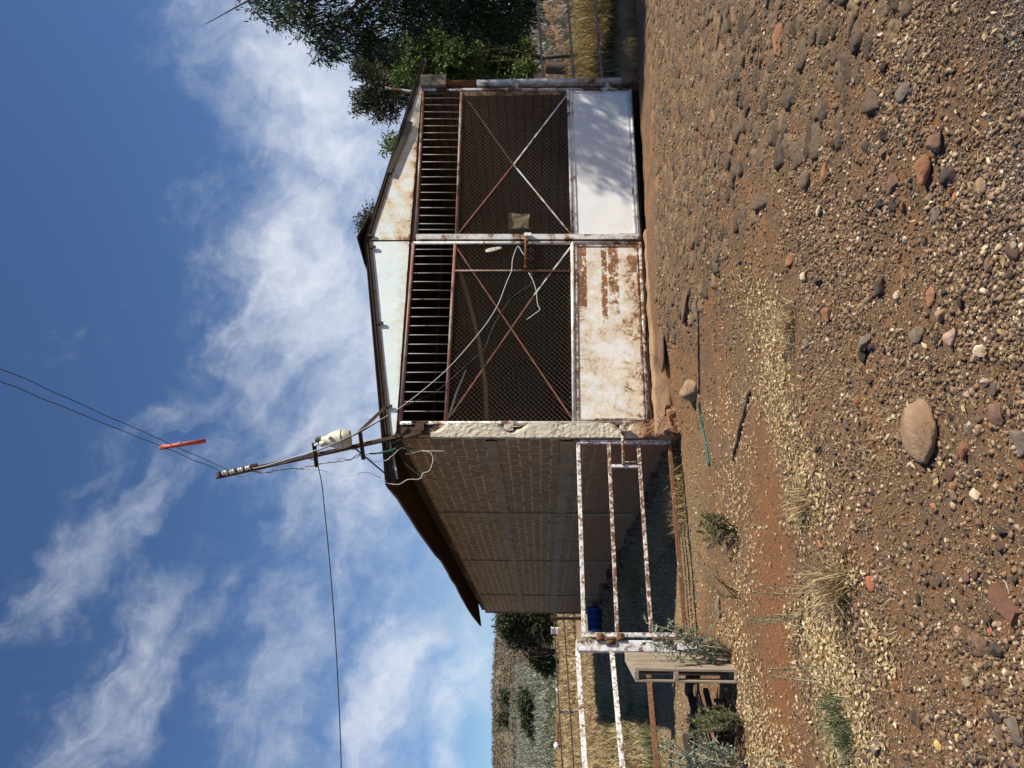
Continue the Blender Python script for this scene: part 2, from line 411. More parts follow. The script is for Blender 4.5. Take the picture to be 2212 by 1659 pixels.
def block_wall(t):
    a = t.attr('fs', 'Vector')
    wob = t.vmath('SCALE', t.vmath('SUBTRACT', t.noise(t.obj(), 5.5, 4, .6, out='Color'), (.5, .5, .5)), .075)
    aw = t.vmath('ADD', a, wob)
    br = t.n('ShaderNodeTexBrick', {'Vector': aw, 'Color1': (.255, .155, .072, 1), 'Color2': (.33, .205, .098, 1), 'Mortar': (.54, .37, .195, 1),
              'Scale': 1.0, 'Mortar Size': .019, 'Mortar Smooth': .35, 'Bias': 0.0, 'Brick Width': .29, 'Row Height': .148})
    x, y, w = t.sep(a); o = t.obj()
    n1 = t.noise(o, 1.3, 5, .6); n2 = t.noise(o, 22, 6, .65)
    col = t.mix(t.math('MULTIPLY', t.step(n2, .45, .7), .5), br.outputs['Color'], (.13, .10, .07, 1))
    # gaps where the mortar has fallen out
    dk = t.math('MULTIPLY', br.outputs['Fac'], t.step(t.noise(o, 6.5, 5, .65), .52, .60))
    col = t.mix(t.math('MULTIPLY', dk, .75), col, (.07, .05, .035, 1))
    # splash of red earth near the ground
    low = t.math('SUBTRACT', 1.0, t.step(t.math('ADD', y, t.math('MULTIPLY', n1, .7)), .9, 1.55))
    col = t.mix(t.math('MULTIPLY', low, .80), col, t.mix(n2, (.22, .085, .035, 1), (.34, .15, .065, 1)))
    h = t.math('ADD', t.math('MULTIPLY', br.outputs['Fac'], .8), t.math('MULTIPLY', n2, .7))
    h = t.math('SUBTRACT', h, t.math('MULTIPLY', dk, 1.6))
    return {'Base Color': col, 'Roughness': .95, 'Normal': t.bump(h, .7, .014)}
M['block_wall'] = mat('rough block wall', block_wall)
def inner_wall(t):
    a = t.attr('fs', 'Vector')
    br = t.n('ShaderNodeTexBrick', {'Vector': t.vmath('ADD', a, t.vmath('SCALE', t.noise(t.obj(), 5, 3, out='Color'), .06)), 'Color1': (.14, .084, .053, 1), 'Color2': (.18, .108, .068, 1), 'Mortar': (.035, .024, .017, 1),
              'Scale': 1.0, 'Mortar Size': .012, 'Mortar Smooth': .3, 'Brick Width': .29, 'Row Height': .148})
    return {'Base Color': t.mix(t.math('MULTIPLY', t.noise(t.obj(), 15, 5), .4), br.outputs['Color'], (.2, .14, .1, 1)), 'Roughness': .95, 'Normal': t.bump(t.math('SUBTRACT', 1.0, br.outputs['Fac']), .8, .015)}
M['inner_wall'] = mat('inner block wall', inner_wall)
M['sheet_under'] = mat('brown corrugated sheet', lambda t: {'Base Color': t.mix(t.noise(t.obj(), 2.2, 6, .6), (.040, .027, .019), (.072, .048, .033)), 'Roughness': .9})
M['lap_sheet'] = mat('dark roofing felt sheet', lambda t: {'Base Color': t.mix(t.noise(t.obj(), 5, 6, .6), (.035, .03, .027), (.075, .062, .05)), 'Roughness': .9})
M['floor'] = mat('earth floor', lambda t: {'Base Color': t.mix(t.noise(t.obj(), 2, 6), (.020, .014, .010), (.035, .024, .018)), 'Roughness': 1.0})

def wood_b(c1, c2, c3, axis=2):
    def b(t):
        o = t.obj(); sc = [22, 22, 22]; sc[axis] = 1.1
        n1 = t.noise(t.map(o, scale=tuple(sc)), 1.6, 7, .65, .6); n2 = t.noise(o, 4, 4)
        col = t.ramp(n1, [(.28, c1), (.5, c2), (.72, c3)])
        col = t.mix(t.math('MULTIPLY', t.step(n2, .5, .7), .35), col, c1)
        crack = t.step(t.noise(t.map(o, scale=tuple(q * 1.7 if i != axis else .9 for i, q in enumerate(sc))), 1.0, 3), .66, .70)
        col = t.mix(crack, col, (.05, .04, .03))
        return {'Base Color': col, 'Roughness': .9, 'Normal': t.bump(t.math('SUBTRACT', n1, t.math('MULTIPLY', crack, .8)), .5, .006)}
    return b
M['wood'] = mat('grey weathered wood', wood_b((.17, .13, .09), (.32, .26, .19), (.44, .37, .28)))
M['bamboo'] = mat('dry pole', wood_b((.22, .15, .08), (.34, .24, .13), (.42, .32, .18)))
M['bark'] = mat('bark', wood_b((.045, .035, .027), (.09, .07, .055), (.15, .125, .10)))
M['pole_paint'] = rusty('flaking white pole paint', (.74, .78, .77), .42, 3.2)
M['drum_blue'] = mat('blue plastic', lambda t: {'Base Color': t.mix(t.noise(t.obj(), 6, 5), (.012, .05, .22), (.03, .085, .30)), 'Roughness': .45})
M['lamp_cream'] = mat('cream cast aluminium', lambda t: {'Base Color': t.mix(t.step(t.noise(t.obj(), 11, 6, .65), .45, .7), (.66, .62, .49), (.52, .47, .35)), 'Roughness': .5})
M['lamp_lens'] = mat('dusty prismatic glass', lambda t: {'Base Color': t.mix(t.noise(t.obj(), 30, 3), (.42, .38, .28), (.6, .55, .42)), 'Roughness': .35})
M['sensor'] = mat('grey smoked plastic', lambda t: {'Base Color': t.mix(t.noise(t.obj(), 20, 3), (.09, .10, .085), (.15, .16, .14)), 'Roughness': .3})
M['porcelain'] = mat('white porcelain', lambda t: {'Base Color': t.mix(t.noise(t.obj(), 25, 3), (.7, .7, .68), (.82, .82, .8)), 'Roughness': .25})
M['pvc_red'] = mat('faded red pipe', lambda t: {'Base Color': t.mix(t.noise(t.obj(), 5, 5), (.52, .085, .045), (.62, .15, .09)), 'Roughness': .55})
M['hose_green'] = mat('green hose', lambda t: {'Base Color': t.mix(t.noise(t.obj(), 7, 4), (.0, .075, .058), (.015, .11, .085)), 'Roughness': .4})
M['hose_black'] = mat('dusty black hose', lambda t: {'Base Color': t.mix(t.step(t.noise(t.obj(), 5, 6, .65), .4, .65), (.05, .045, .04), (.20, .15, .11)), 'Roughness': .8})
M['rubber'] = mat('old rubber', lambda t: {'Base Color': t.mix(t.noise(t.obj(), 8, 5), (.03, .024, .02), (.09, .065, .05)), 'Roughness': .9})
M['tank_white'] = mat('white tank plastic', lambda t: {'Base Color': t.mix(t.noise(t.obj(), 2, 3), (.78, .79, .8), (.7, .71, .72)), 'Roughness': .5})
M['card'] = mat('pale cardboard', lambda t: {'Base Color': t.mix(t.noise(t.obj(), 5, 5), (.13, .10, .06), (.21, .165, .10)), 'Roughness': .9})
M['brick_red'] = mat('broken red brick', lambda t: {'Base Color': t.mix(t.noise(t.obj(), 20, 5), (.13, .065, .042), (.20, .095, .06)), 'Roughness': .95, 'Normal': t.bump(t.noise(t.obj(), 70, 5), .5, .004)})
M['cloth'] = mat('torn pale cloth', lambda t: {'Base Color': t.mix(t.noise(t.obj(), 12, 4), (.62, .57, .45), (.75, .70, .58)), 'Roughness': .95})

def rnd_mat(name, stops, rough=.9, trans=0.0, noise_amt=.35, nscale=40, spec=.25, bump=0.0):
    def b(t):
        r = t.attr('rnd'); col = t.ramp(r, stops)
        if noise_amt:
            n = t.noise(t.obj(), nscale, 5, .65)
            col = t.mix(t.math('MULTIPLY', t.step(n, .4, .72), noise_amt), col, t.mix(.5, col, (.02, .015, .01, 1)))
        d = {'Base Color': col, 'Roughness': rough, 'Specular IOR Level': spec}
        if bump: d['Normal'] = t.bump(t.noise(t.obj(), nscale * 1.3, 6, .68), bump, .014)
        return d
    mt = mat(name, b)
    if trans:      # thin leaves let some light through
        t = NT(mt.node_tree); bs = [n for n in t.nodes if n.type == 'BSDF_PRINCIPLED'][0]; out = [n for n in t.nodes if n.type == 'OUTPUT_MATERIAL'][0]
        tr = t.n('ShaderNodeBsdfTranslucent'); src = bs.inputs['Base Color'].links[0].from_socket; t.links.new(src, tr.inputs[0])
        mx = t.n('ShaderNodeMixShader', {0: trans}); t.links.new(bs.outputs[0], mx.inputs[1]); t.links.new(tr.outputs[0], mx.inputs[2]); t.links.new(mx.outputs[0], out.inputs[0])
    return mt
M['leaf_dark'] = rnd_mat('dark lance leaves', [(0, (.018, .034, .012)), (.5, (.035, .062, .020)), (1, (.06, .095, .032))], .45, .28, 0, spec=.4)
M['leaf_mid'] = rnd_mat('green tree leaves', [(0, (.05, .085, .022)), (.5, (.105, .155, .04)), (1, (.18, .22, .075))], .55, .25, 0)
M['leaf_olive'] = rnd_mat('olive scrub leaves', [(0, (.045, .055, .03)), (.5, (.075, .085, .045)), (1, (.12, .12, .07))], .7, .2, 0)
M['leaf_hill'] = rnd_mat('dry hillside scrub', [(0, (.075, .078, .045)), (.35, (.15, .125, .078)), (.7, (.22, .165, .11)), (1, (.28, .21, .145))], .8, .1, 0)  # scrub tones raised to low contrast, distance haze put into the colour
M['leaf_grey'] = rnd_mat('grey green thistle leaves', [(0, (.11, .14, .09)), (.5, (.19, .235, .165)), (1, (.32, .36, .27))], .7, .15, 0)
M['leaf_weed'] = rnd_mat('feathery weed leaves', [(0, (.075, .09, .04)), (.5, (.15, .165, .08)), (1, (.30, .29, .16))], .7, .2, 0)
M['leaf_green'] = rnd_mat('fresh weed leaves', [(0, (.045, .06, .022)), (.5, (.085, .105, .042)), (1, (.15, .16, .07))], .6, .2, 0)
M['agave'] = rnd_mat('blue agave leaves', [(0, (.17, .185, .145)), (.5, (.26, .275, .22)), (1, (.37, .38, .31))], .6, .05, 0)
M['straw'] = rnd_mat('dry straw', [(0, (.22, .15, .068)), (.5, (.40, .295, .155)), (1, (.58, .465, .28))], .8, .25, 0)
M['straw_gold'] = rnd_mat('golden tall grass', [(0, (.09, .062, .02)), (.5, (.24, .17, .06)), (1, (.46, .36, .16))], .8, .25, 0)
M['litter'] = rnd_mat('pale dry leaves', [(0, (.20, .12, .06)), (.3, (.38, .26, .13)), (.75, (.56, .43, .23)), (1, (.68, .57, .36))], .85, .2, .2, 60)
M['pebble'] = rnd_mat('gravel', [(0, (.055, .040, .032)), (.2, (.13, .086, .056)), (.6, (.235, .148, .090)), (.86, (.31, .205, .125)), (.95, (.44, .32, .21)), (1, (.66, .54, .39))], .95, 0, .3, 90)
M['chip'] = rnd_mat('road chippings', [(0, (.055, .042, .034)), (.4, (.115, .086, .068)), (.8, (.18, .135, .105)), (.95, (.30, .24, .19)), (1, (.50, .43, .36))], .95, 0, .3, 120)
M['cobble'] = rnd_mat('rough paving stone', [(0, (.085, .060, .042)), (.35, (.15, .105, .070)), (.75, (.21, .145, .09)), (1, (.30, .19, .105))], .95, 0, .55, 34, bump=1.0)

_SC = {'tan': ((.27, .18, .11), (.20, .125, .075)), 'orange': ((.30, .135, .065), (.21, .095, .05)), 'brown': ((.155, .09, .06), (.10, .06, .042)),
             'dark': ((.066, .050, .040), (.040, .032, .027)), 'grey': ((.155, .122, .095), (.10, .08, .064)), 'cream': ((.50, .41, .29), (.36, .27, .17)),
             'pink': ((.34, .22, .17), (.27, .19, .15)), 'yellow': ((.50, .36, .14), (.42, .27, .09)), 'red': ((.36, .12, .06), (.27, .09, .045))}
STONE_COL = {k: tuple(tuple(min(.7, q * 1.3) for q in c) for c in v) for k, v in _SC.items()}
def stone_mat(c, scale):
    a, b_ = STONE_COL[c]
    def f(t):
        o = t.obj(); n1 = t.noise(o, scale * .35, 6, .62); n2 = t.noise(o, scale * 2.2, 6, .7); n3 = t.noise(o, scale * .2, 3)
        col = t.mix(t.step(n1, .36, .64), a, b_)
        col = t.mix(t.math('MULTIPLY', t.step(n2, .52, .70), .55), col, tuple(q * .5 for q in b_))
        col = t.mix(t.math('MULTIPLY', t.step(n3, .5, .66), .4), col, (.21, .115, .065))       # soil dust
        return {'Base Color': col, 'Roughness': .95, 'Normal': t.bump(t.math('ADD', n2, n1), .8, .01)}
    return mat(c + ' stone', f)
for c in STONE_COL: M['stone_' + c] = stone_mat(c, 22)

def ground_b(t):
    o = t.obj(); x, y, z = t.sep(o)
    n1 = t.noise(o, .55, 6, .6); n2 = t.noise(o, 3.0, 7, .65); n3 = t.noise(o, 38, 6, .68); n4 = t.noise(o, 150, 4, .7)
    red = t.mix(t.step(n1, .40, .60), (.33, .168, .080, 1), (.27, .158, .088, 1))
    soil = t.mix(t.step(n2, .38, .62), red, (.215, .138, .083, 1))
    soil = t.mix(t.math('MULTIPLY', t.step(n3, .48, .66), .70), soil, (.095, .060, .038, 1))
    soil = t.mix(t.math('MULTIPLY', t.step(n4, .60, .72), .55), soil, (.40, .28, .18, 1))
    # greyer metalled strip of the road close to the camera, wandering edge
    rd = t.math('SUBTRACT', t.math('ADD', 2.62, t.math('MULTIPLY', x, .42)), y)
    rd = t.math('ADD', rd, t.math('MULTIPLY', t.math('SUBTRACT', n2, .5), .9))
    rk = t.math('MULTIPLY', t.step(rd, -.15, .55), t.step(x, -.3, .7))
    road = t.mix(t.step(n4, .42, .6), (.075, .057, .045, 1), (.19, .145, .11, 1))
    soil = t.mix(t.math('MULTIPLY', rk, .8), soil, road)
    rut = t.math('SUBTRACT', y, t.math('ADD', 6.3, t.math('MULTIPLY', x, .28))); rut = t.math('MULTIPLY', rut, 1.25)
    rut = t.math('EXPONENT', t.math('MULTIPLY', t.math('MULTIPLY', rut, rut), -1.0)); rut = t.math('MULTIPLY', rut, t.math('SUBTRACT', 1.0, t.step(x, -1.6, .6)))
    soil = t.mix(t.math('MULTIPLY', rut, t.math('ADD', .45, t.math('MULTIPLY', n2, .5))), soil, (.30, .125, .052, 1))
    # pale stubble where the field is dry
    s_ = t.math('ADD', t.math('MULTIPLY', x, DF[0]), t.math('MULTIPLY', y, DF[1]))
    fk = t.math('MULTIPLY', t.attr('field'), t.math('ADD', .35, t.math('MULTIPLY', t.step(y, 9.5, 13.5), .65)))
    n5 = t.noise(t.map(o, scale=(1, .35, 1)), 1.2, 8, .7)
    fld = t.mix(t.step(n5, .35, .65), (.37, .28, .155, 1), (.27, .20, .105, 1))
    col = t.mix(fk, soil, fld)
    h = t.math('ADD', t.math('MULTIPLY', n3, 1.0), t.math('MULTIPLY', n4, .5))
    return {'Base Color': col, 'Roughness': .97, 'Specular IOR Level': .15, 'Normal': t.bump(h, 1.0, .028)}
M['ground'] = mat('red earth', ground_b)
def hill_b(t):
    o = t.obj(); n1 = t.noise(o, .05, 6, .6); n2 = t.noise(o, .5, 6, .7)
    col = t.mix(t.step(n1, .4, .6), (.17, .135, .085, 1), (.21, .155, .10, 1))  # lightened earth tones, haze over the far hill is in the colour
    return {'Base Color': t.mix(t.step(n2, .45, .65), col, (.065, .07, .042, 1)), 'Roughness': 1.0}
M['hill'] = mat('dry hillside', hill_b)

# ------------------------------------------------------------------ ground and hill
def axis(a, b, st, lo, hi, grow):
    c = list(np.arange(a, b + st * .5, st)); s_ = st; v = c[-1]
    while v < hi: s_ *= grow; v += s_; c.append(v)
    s_ = st; v = a; pre = []
    while v > lo: s_ *= grow; v -= s_; pre.append(v)
    return np.array(pre[::-1] + c)
def grid_mesh(xs, ys, zf):
    X, Y = np.meshgrid(xs, ys); Zv = zf(X, Y); nx, ny = len(xs), len(ys)
    idx = np.arange(nx * ny).reshape(ny, nx)
    f = np.stack([idx[:-1, :-1], idx[:-1, 1:], idx[1:, 1:], idx[1:, :-1]], -1).reshape(-1, 4)
    return np.stack([X, Y, Zv], -1).reshape(-1, 3), f
def sq(x, y): return (x - O[0]) * DF[0] + (y - O[1]) * DF[1], (x - O[0]) * NF[0] + (y - O[1]) * NF[1]
_zg0 = zg
def zg(x, y):
    x = np.asarray(x, float); y = np.asarray(y, float); s, q = sq(x, y)
    return _zg0(x, y) + 2.5 * sm(-4, -45, q) * sm(5.2, 9, s)
def field_mask(x, y):
    s, q = sq(x, y)
    left = sm(.2, -.9, s) * sm(8.6, 9.8, y + .5 * (vnoise(x * 1.5, y * 1.5, 5) - .5) * 2)
    right = .75 * sm(5.4, 6.2, s) * sm(-1.0, -2.2, q) * sm(-15, -9, q)
    return np.clip(left + right, 0, 1)
def rough(x, y):
    s, q = sq(x, y)
    near = sm(16, 11, y)
    r = .055 * fbm(x * .7, y * .7, 3, 3) + .030 * fbm(x * 3.1, y * 3.1, 4, 9) * near + .016 * fbm(x * 13, y * 13, 3, 21) * near
    # shallow wheel rut through the red earth in front of the side gate
    yy = 6.2 + .25 * x; rut = np.exp(-((y - yy) / .45) ** 2) * sm(.6, -.8, x)
    r = r - .05 * rut
    inside = sm(-.25, .0, s) * sm(5.75, 5.5, s) * sm(.15, -.05, q)
    return r * (1 - inside) - .10 * inside
xs = axis(-4.6, 5.2, .028, -420, 420, 1.09); ys = axis(1.3, 12.6, .028, -40, 700, 1.07)
gv, gf = grid_mesh(xs, ys, lambda x, y: zg(x, y) + rough(x, y))
ground = mesh_obj('ground', gv, gf, M['ground'], None, True, {'field': field_mask(gv[:, 0], gv[:, 1])})
tag(ground, 'red brown earth forecourt with dry field behind', 'ground', kind='structure')
def G(x, y): return zg(x, y) + rough(np.asarray(x, float), np.asarray(y, float))
def Gp(X, Y):
    p = on_ground(X, Y); p[2] = float(G(p[0], p[1])); return p

def hill_z(x, y):
    k = sm(60, -120, x + .25 * (y - 200))
    prof = 11.0 * sm(100, 300, y) + 17 * sm(270, 440, y) + 8 * sm(440, 620, y)
    return -1.2 + prof * (.62 + .38 * k) + 3.0 * fbm(x * .012, y * .012, 4, 31) * sm(110, 260, y) + 1.4 * fbm(x * .05, y * .05, 3, 37) * sm(110, 240, y)
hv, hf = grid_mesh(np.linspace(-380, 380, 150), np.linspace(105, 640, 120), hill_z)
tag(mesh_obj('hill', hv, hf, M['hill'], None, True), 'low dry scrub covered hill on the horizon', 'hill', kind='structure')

# ------------------------------------------------------------------ the shed
shed = thing('storage_shed', 'long block shed with a low corrugated roof and tall rusty mesh gates', 'shed', tuple(O))
sW = fs(1200, 949)[0]                       # where the side wall starts
W0 = Fp(sW, 0)
def on_wall(X, Y):
    p = on_plane(X, Y, W0, NW); return (p - W0) @ DW, p[2]
LW = on_wall(1129, 1321.5)[0]               # length of the side wall
RF = .055                                    # the roof stands this far in front of the gates
e_l, ez_l = fs(840, 1045, RF); e_r, ez_r = fs(911, 127, RF); rs, rz = fs(789, 517, RF)
wt = on_wall(880, 975)[1]
SR = 5.62                                   # right end of the front

def wall_sheet(name, p0, d, n, L, z0, z1, thick, material, parent, amp=.012, nx=None):
    nx = nx or int(L / .12); nz = int((z1 - z0) / .12)
    V = []; A = []
    for j in range(nz + 1):
        for i in range(nx + 1):
            t_, z = L * i / nx, z0 + (z1 - z0) * j / nz
            b = amp * float(fbm(np.array(t_ * 2.3), np.array(z * 2.3), 3, 5)) * 2
            V.append(p0 + d * t_ + Z * z + n * b); A.append((t_, z, 0))
    fcs = [(j * (nx + 1) + i, j * (nx + 1) + i + 1, (j + 1) * (nx + 1) + i + 1, (j + 1) * (nx + 1) + i) for j in range(nz) for i in range(nx)]
    k = len(V)
    for (t_, z) in ((0, z0), (L, z0), (L, z1), (0, z1)): V.append(p0 + d * t_ + Z * z - n * thick); A.append((t_, z, 0))
    fcs += [(k + 3, k + 2, k + 1, k), (0, k, k + 1, nx), (nx * 0 + nz * (nx + 1), nz * (nx + 1) + nx, k + 2, k + 3),
            tuple([0] + [j * (nx + 1) for j in range(1, nz + 1)] + [k + 3, k]), tuple([nx] + [k + 1, k + 2] + [j * (nx + 1) + nx for j in range(nz, 0, -1)])]
    return mesh_obj(name, np.array(V), fcs, material, parent, False, {'fs': np.array(A)})
wl = wall_sheet('wall', W0 + DW * .02, DW, NW, LW, -.45, wt, .13, M['block_wall'], shed)
# concrete bands and posts cast into the side wall
def band(za, zb, name='tie_beam'):
    mb = MB(); n = int(LW / .25)
    for i in range(n):
        t0, t1 = LW * i / n, LW * (i + 1) / n
        a, b = W0 + DW * (t0 + .02), W0 + DW * (t1 + .02)
        w0 = .012 * math.sin(i * 1.9) + .01 * math.sin(i * 3.7); w1 = .012 * math.sin((i + 1) * 1.9) + .01 * math.sin((i + 1) * 3.7)
        P_ = [a + Z * (za + w0), b + Z * (za + w1), b + Z * (zb + w1), a + Z * (zb + w0)]
        mb.add([p + NW * .022 for p in P_] + [p - NW * .02 for p in P_], [(0, 1, 2, 3), (0, 4, 5, 1), (3, 2, 6, 7)])
    return obj(name, mb, M['tie_beam'], wl)
zb1 = (on_wall(1075, 958)[1], on_wall(1051, 958)[1]); zb2 = (on_wall(1239, 958)[1], on_wall(1211, 958)[1])
band(*zb1); band(*zb2)
for Y_ in (1108, 1211, 1285):
    t_ = on_wall(1150, Y_)[0]; mb = MB()
    mb.box(W0 + DW * t_ + Z * (wt / 2) + NW * .012, DW, NW, Z, .07, .02, wt / 2 - .01)
    obj('cast_post', mb, M['tie_beam'], wl)
# rough stone footing under the side wall
def lumpy(mb, c, ax, ay, az, hx, hy, hz, nx=8, ny=4, nz=8, amp=.02, freq=7, seed=0):
    c = np.asarray(c, float); base = mb.n; pts = {}; V = []; Fc = []
    def vid(i, j, k):
        key = (i, j, k)
        if key not in pts:
            p = c + ax * hx * (2 * i / nx - 1) + ay * hy * (2 * j / ny - 1) + az * hz * (2 * k / nz - 1)
            d = Vector(mnoise.noise_vector(Vector(p * freq) + Vector((seed, 0, 0)))) * amp + Vector(mnoise.noise_vector(Vector(p * freq * 3) + Vector((seed, 5, 0)))) * amp * .4
            pts[key] = len(V); V.append(p + np.array(d))
        return pts[key]
    for k in range(nz):
        for i in range(nx):
            for j, rev in ((0, 0), (ny, 1)):
                q = (vid(i, j, k), vid(i + 1, j, k), vid(i + 1, j, k + 1), vid(i, j, k + 1)); Fc.append(q[::-1] if rev else q)
        for j in range(ny):
            for i, rev in ((0, 1), (nx, 0)):
                q = (vid(i, j, k), vid(i, j + 1, k), vid(i, j + 1, k + 1), vid(i, j, k + 1)); Fc.append(q[::-1] if rev else q)
    for i in range(nx):
        for j in range(ny):
            for k, rev in ((0, 1), (nz, 0)):
                q = (vid(i, j, k), vid(i + 1, j, k), vid(i + 1, j + 1, k), vid(i, j + 1, k)); Fc.append(q[::-1] if rev else q)
    return mb.add(V, Fc)
mb = MB(); t_ = .25; k = 0
while t_ < LW - .3:
    w = random.uniform(.25, .6); h = random.uniform(.22, .46)
    lumpy(mb, W0 + DW * (t_ + w / 2) + Z * (-.42 + h / 2) + NW * random.uniform(.0, .08), DW, NW, Z, w / 2, .14, h / 2, 7, 5, 6, .085, 5, k); t_ += w * .93; k += 1
obj('footing', mb, M['stone_brown'], shed)
mb = MB(); mb.beam(W0 + DW * .1 - NW * .08 + Z * (wt + .085), W0 + DW * LW - NW * .08 + Z * (wt + .085), .08, .17); obj('eave_light_seal', mb, M['purlin_rust'], shed)  # added filler beam, stops daylight leaking in between wall and roof
# other walls and the floor
PR = Fp(SR, 0)
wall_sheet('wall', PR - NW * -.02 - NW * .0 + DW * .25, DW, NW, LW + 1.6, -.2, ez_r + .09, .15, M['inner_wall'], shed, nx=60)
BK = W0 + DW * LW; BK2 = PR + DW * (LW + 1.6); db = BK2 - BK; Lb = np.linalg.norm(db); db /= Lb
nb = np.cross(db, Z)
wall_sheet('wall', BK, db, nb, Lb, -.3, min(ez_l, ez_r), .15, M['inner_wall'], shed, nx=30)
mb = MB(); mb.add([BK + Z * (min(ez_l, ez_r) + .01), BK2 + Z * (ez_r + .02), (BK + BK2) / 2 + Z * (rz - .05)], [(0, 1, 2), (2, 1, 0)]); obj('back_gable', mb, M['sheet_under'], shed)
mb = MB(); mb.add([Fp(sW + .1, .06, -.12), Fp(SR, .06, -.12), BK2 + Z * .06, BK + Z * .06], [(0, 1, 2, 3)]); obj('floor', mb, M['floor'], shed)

# corrugated roof: ribs run down the slope
def slope(s0, z0, s1, z1, L, name, material, t0=-RF, amp=.021, pitch=.082, lift=0.0, seed=0):
    nt = int((L - t0) / pitch * 6); ns = 6; V = []
    for layer in (0, -.01):
        for i in range(nt + 1):
            t_ = t0 + (L - t0) * i / nt; jag = .03 * (vnoise(np.array(t_ * 1.1), np.array(seed + .5), 3) - .5) * 2
            sag = .05 * math.sin(t_ * .55 + seed) * 1.0
            for j in range(ns + 1):
                f = j / ns; s_ = s0 + (s1 - s0) * f + (float(jag) if j == 0 else 0)
                z = z0 + (z1 - z0) * f + amp * math.sin(2 * math.pi * t_ / pitch) + lift + layer + sag * (1 - f) * .7
                V.append(Fp(s_, z) + DW * t_)
    n1 = (nt + 1) * (ns + 1); Fc = []
    for i in range(nt):
        for j in range(ns):
            a = i * (ns + 1) + j; q = (a, a + ns + 1, a + ns + 2, a + 1)
            Fc.append(q); Fc.append(tuple(x + n1 for x in q[::-1]))
    for j in range(ns): Fc.append((j, j + 1, n1 + j + 1, n1 + j))
    for i in range(nt):
        a = i * (ns + 1); Fc.append((a, n1 + a, n1 + a + ns + 1, a + ns + 1))
    return mesh_obj(name, np.array(V), Fc, material, shed)
LR = on_plane(1062, 1352, Fp(e_l, 0), NW); LR = (LR - Fp(e_l, 0)) @ DW
slope(e_l, ez_l, rs, rz, LR, 'roof', M['sheet_under'], seed=1)
slope(e_r, ez_r, rs + .01, rz - .004, LR + 1.5, 'roof', M['sheet_under'], seed=4)
# the lapped darker sheet low on the right slope, standing proud
s1_, z1_ = fs(836, 374, RF + .01); s2_, z2_ = fs(884, 264, RF + .01)
slope(s2_, z2_ - .03, s1_, z1_ - .03, 1.6, 'lapped_sheet', M['lap_sheet'], t0=-RF - .012, seed=2)
mb = MB()                                    # its turned down front edge
mb.beam(Fp(s1_, z1_ - .03, RF + .02), Fp(s2_, z2_ - .025, RF + .02), .010, .075, Z); obj('sheet_edge', mb, M['lap_sheet'], shed)
mb = MB()                                    # ridge cap: folded sheet, its end seen from below
for sd in (-1, 1):
    a = Fp(rs, rz + .115, RF + .07); b = Fp(rs + sd * .40, rz - .015, RF + .02); Lk = DW * (LR + .3)
    mb.add([a, b, b + Lk, a + Lk, a - Z * .012, b - Z * .012, b + Lk - Z * .012, a + Lk - Z * .012],
           [(0, 1, 2, 3), (7, 6, 5, 4), (0, 4, 5, 1), (1, 5, 6, 2)])
obj('ridge_cap', mb, M['lap_sheet'], shed)
mb = MB()                                    # channel along the front edge of the roof
for (sa, za, sb, zb) in ((e_l, ez_l, rs, rz), (rs, rz, e_r, ez_r)):
    mb.beam(Fp(sa, za - .052, .022), Fp(sb, zb - .052, .022), .04, .062, Z)
    mb.beam(Fp(sa, za - .022, .030), Fp(sb, zb - .022, .030), .05, .012, Z)
for (X_, Y_) in ((803, 530), (799, 505), (819, 695), (838, 875), (843, 362)):
    s_, z_ = fs(X_, Y_, .1); mb.box(Fp(s_, z_ - .005, .055), DF, NF, Z, .018, .012, .045)
obj('edge_channel', mb, M['purlin_rust'], shed)
mb = MB(); pa, pb = fs(847, 976, .02), fs(858, 1034, .02)
mb.beam(Fp(pa[0], pa[1], .02), Fp(pb[0], pb[1], .02), .03, .03); obj('eave_strip', mb, M['rod'], shed)
mb = MB()                                    # purlins and light trusses inside
for f in (.25, .5, .78):
    for (sa, za) in ((e_l, ez_l), (e_r, ez_r)):
        s_, z_ = sa + (rs - sa) * f, za + (rz - za) * f - .07; mb.beam(Fp(s_, z_), Fp(s_, z_) + DW * LW, .05, .09)
obj('purlin', mb, M['purlin_rust'], shed)
for t_ in (2.4, 7.0, 12.0):
    mb = MB(); zb_ = min(ez_l, ez_r) - .12; o_ = DW * t_
    mb.beam(Fp(sW + .1, zb_) + o_, Fp(SR - .1, zb_) + o_, .04, .04)
    for sa, za in ((sW + .1, ez_l + .0), (SR - .1, ez_r)): mb.beam(Fp(sa, za - .06) + o_, Fp(rs, rz - .12) + o_, .04, .04)
    for f in np.linspace(.08, .92, 13):
        sa = sW + .1 + (SR - sW - .2) * f; zt = (rz - .12) - abs(sa - rs) * .17
        mb.beam(Fp(sa, zb_) + o_, Fp(sa + .2, zt) + o_, .014, .014); mb.beam(Fp(sa, zb_) + o_, Fp(sa - .2, zt) + o_, .014, .014)
    obj('truss', mb, M['purlin_rust'], shed)

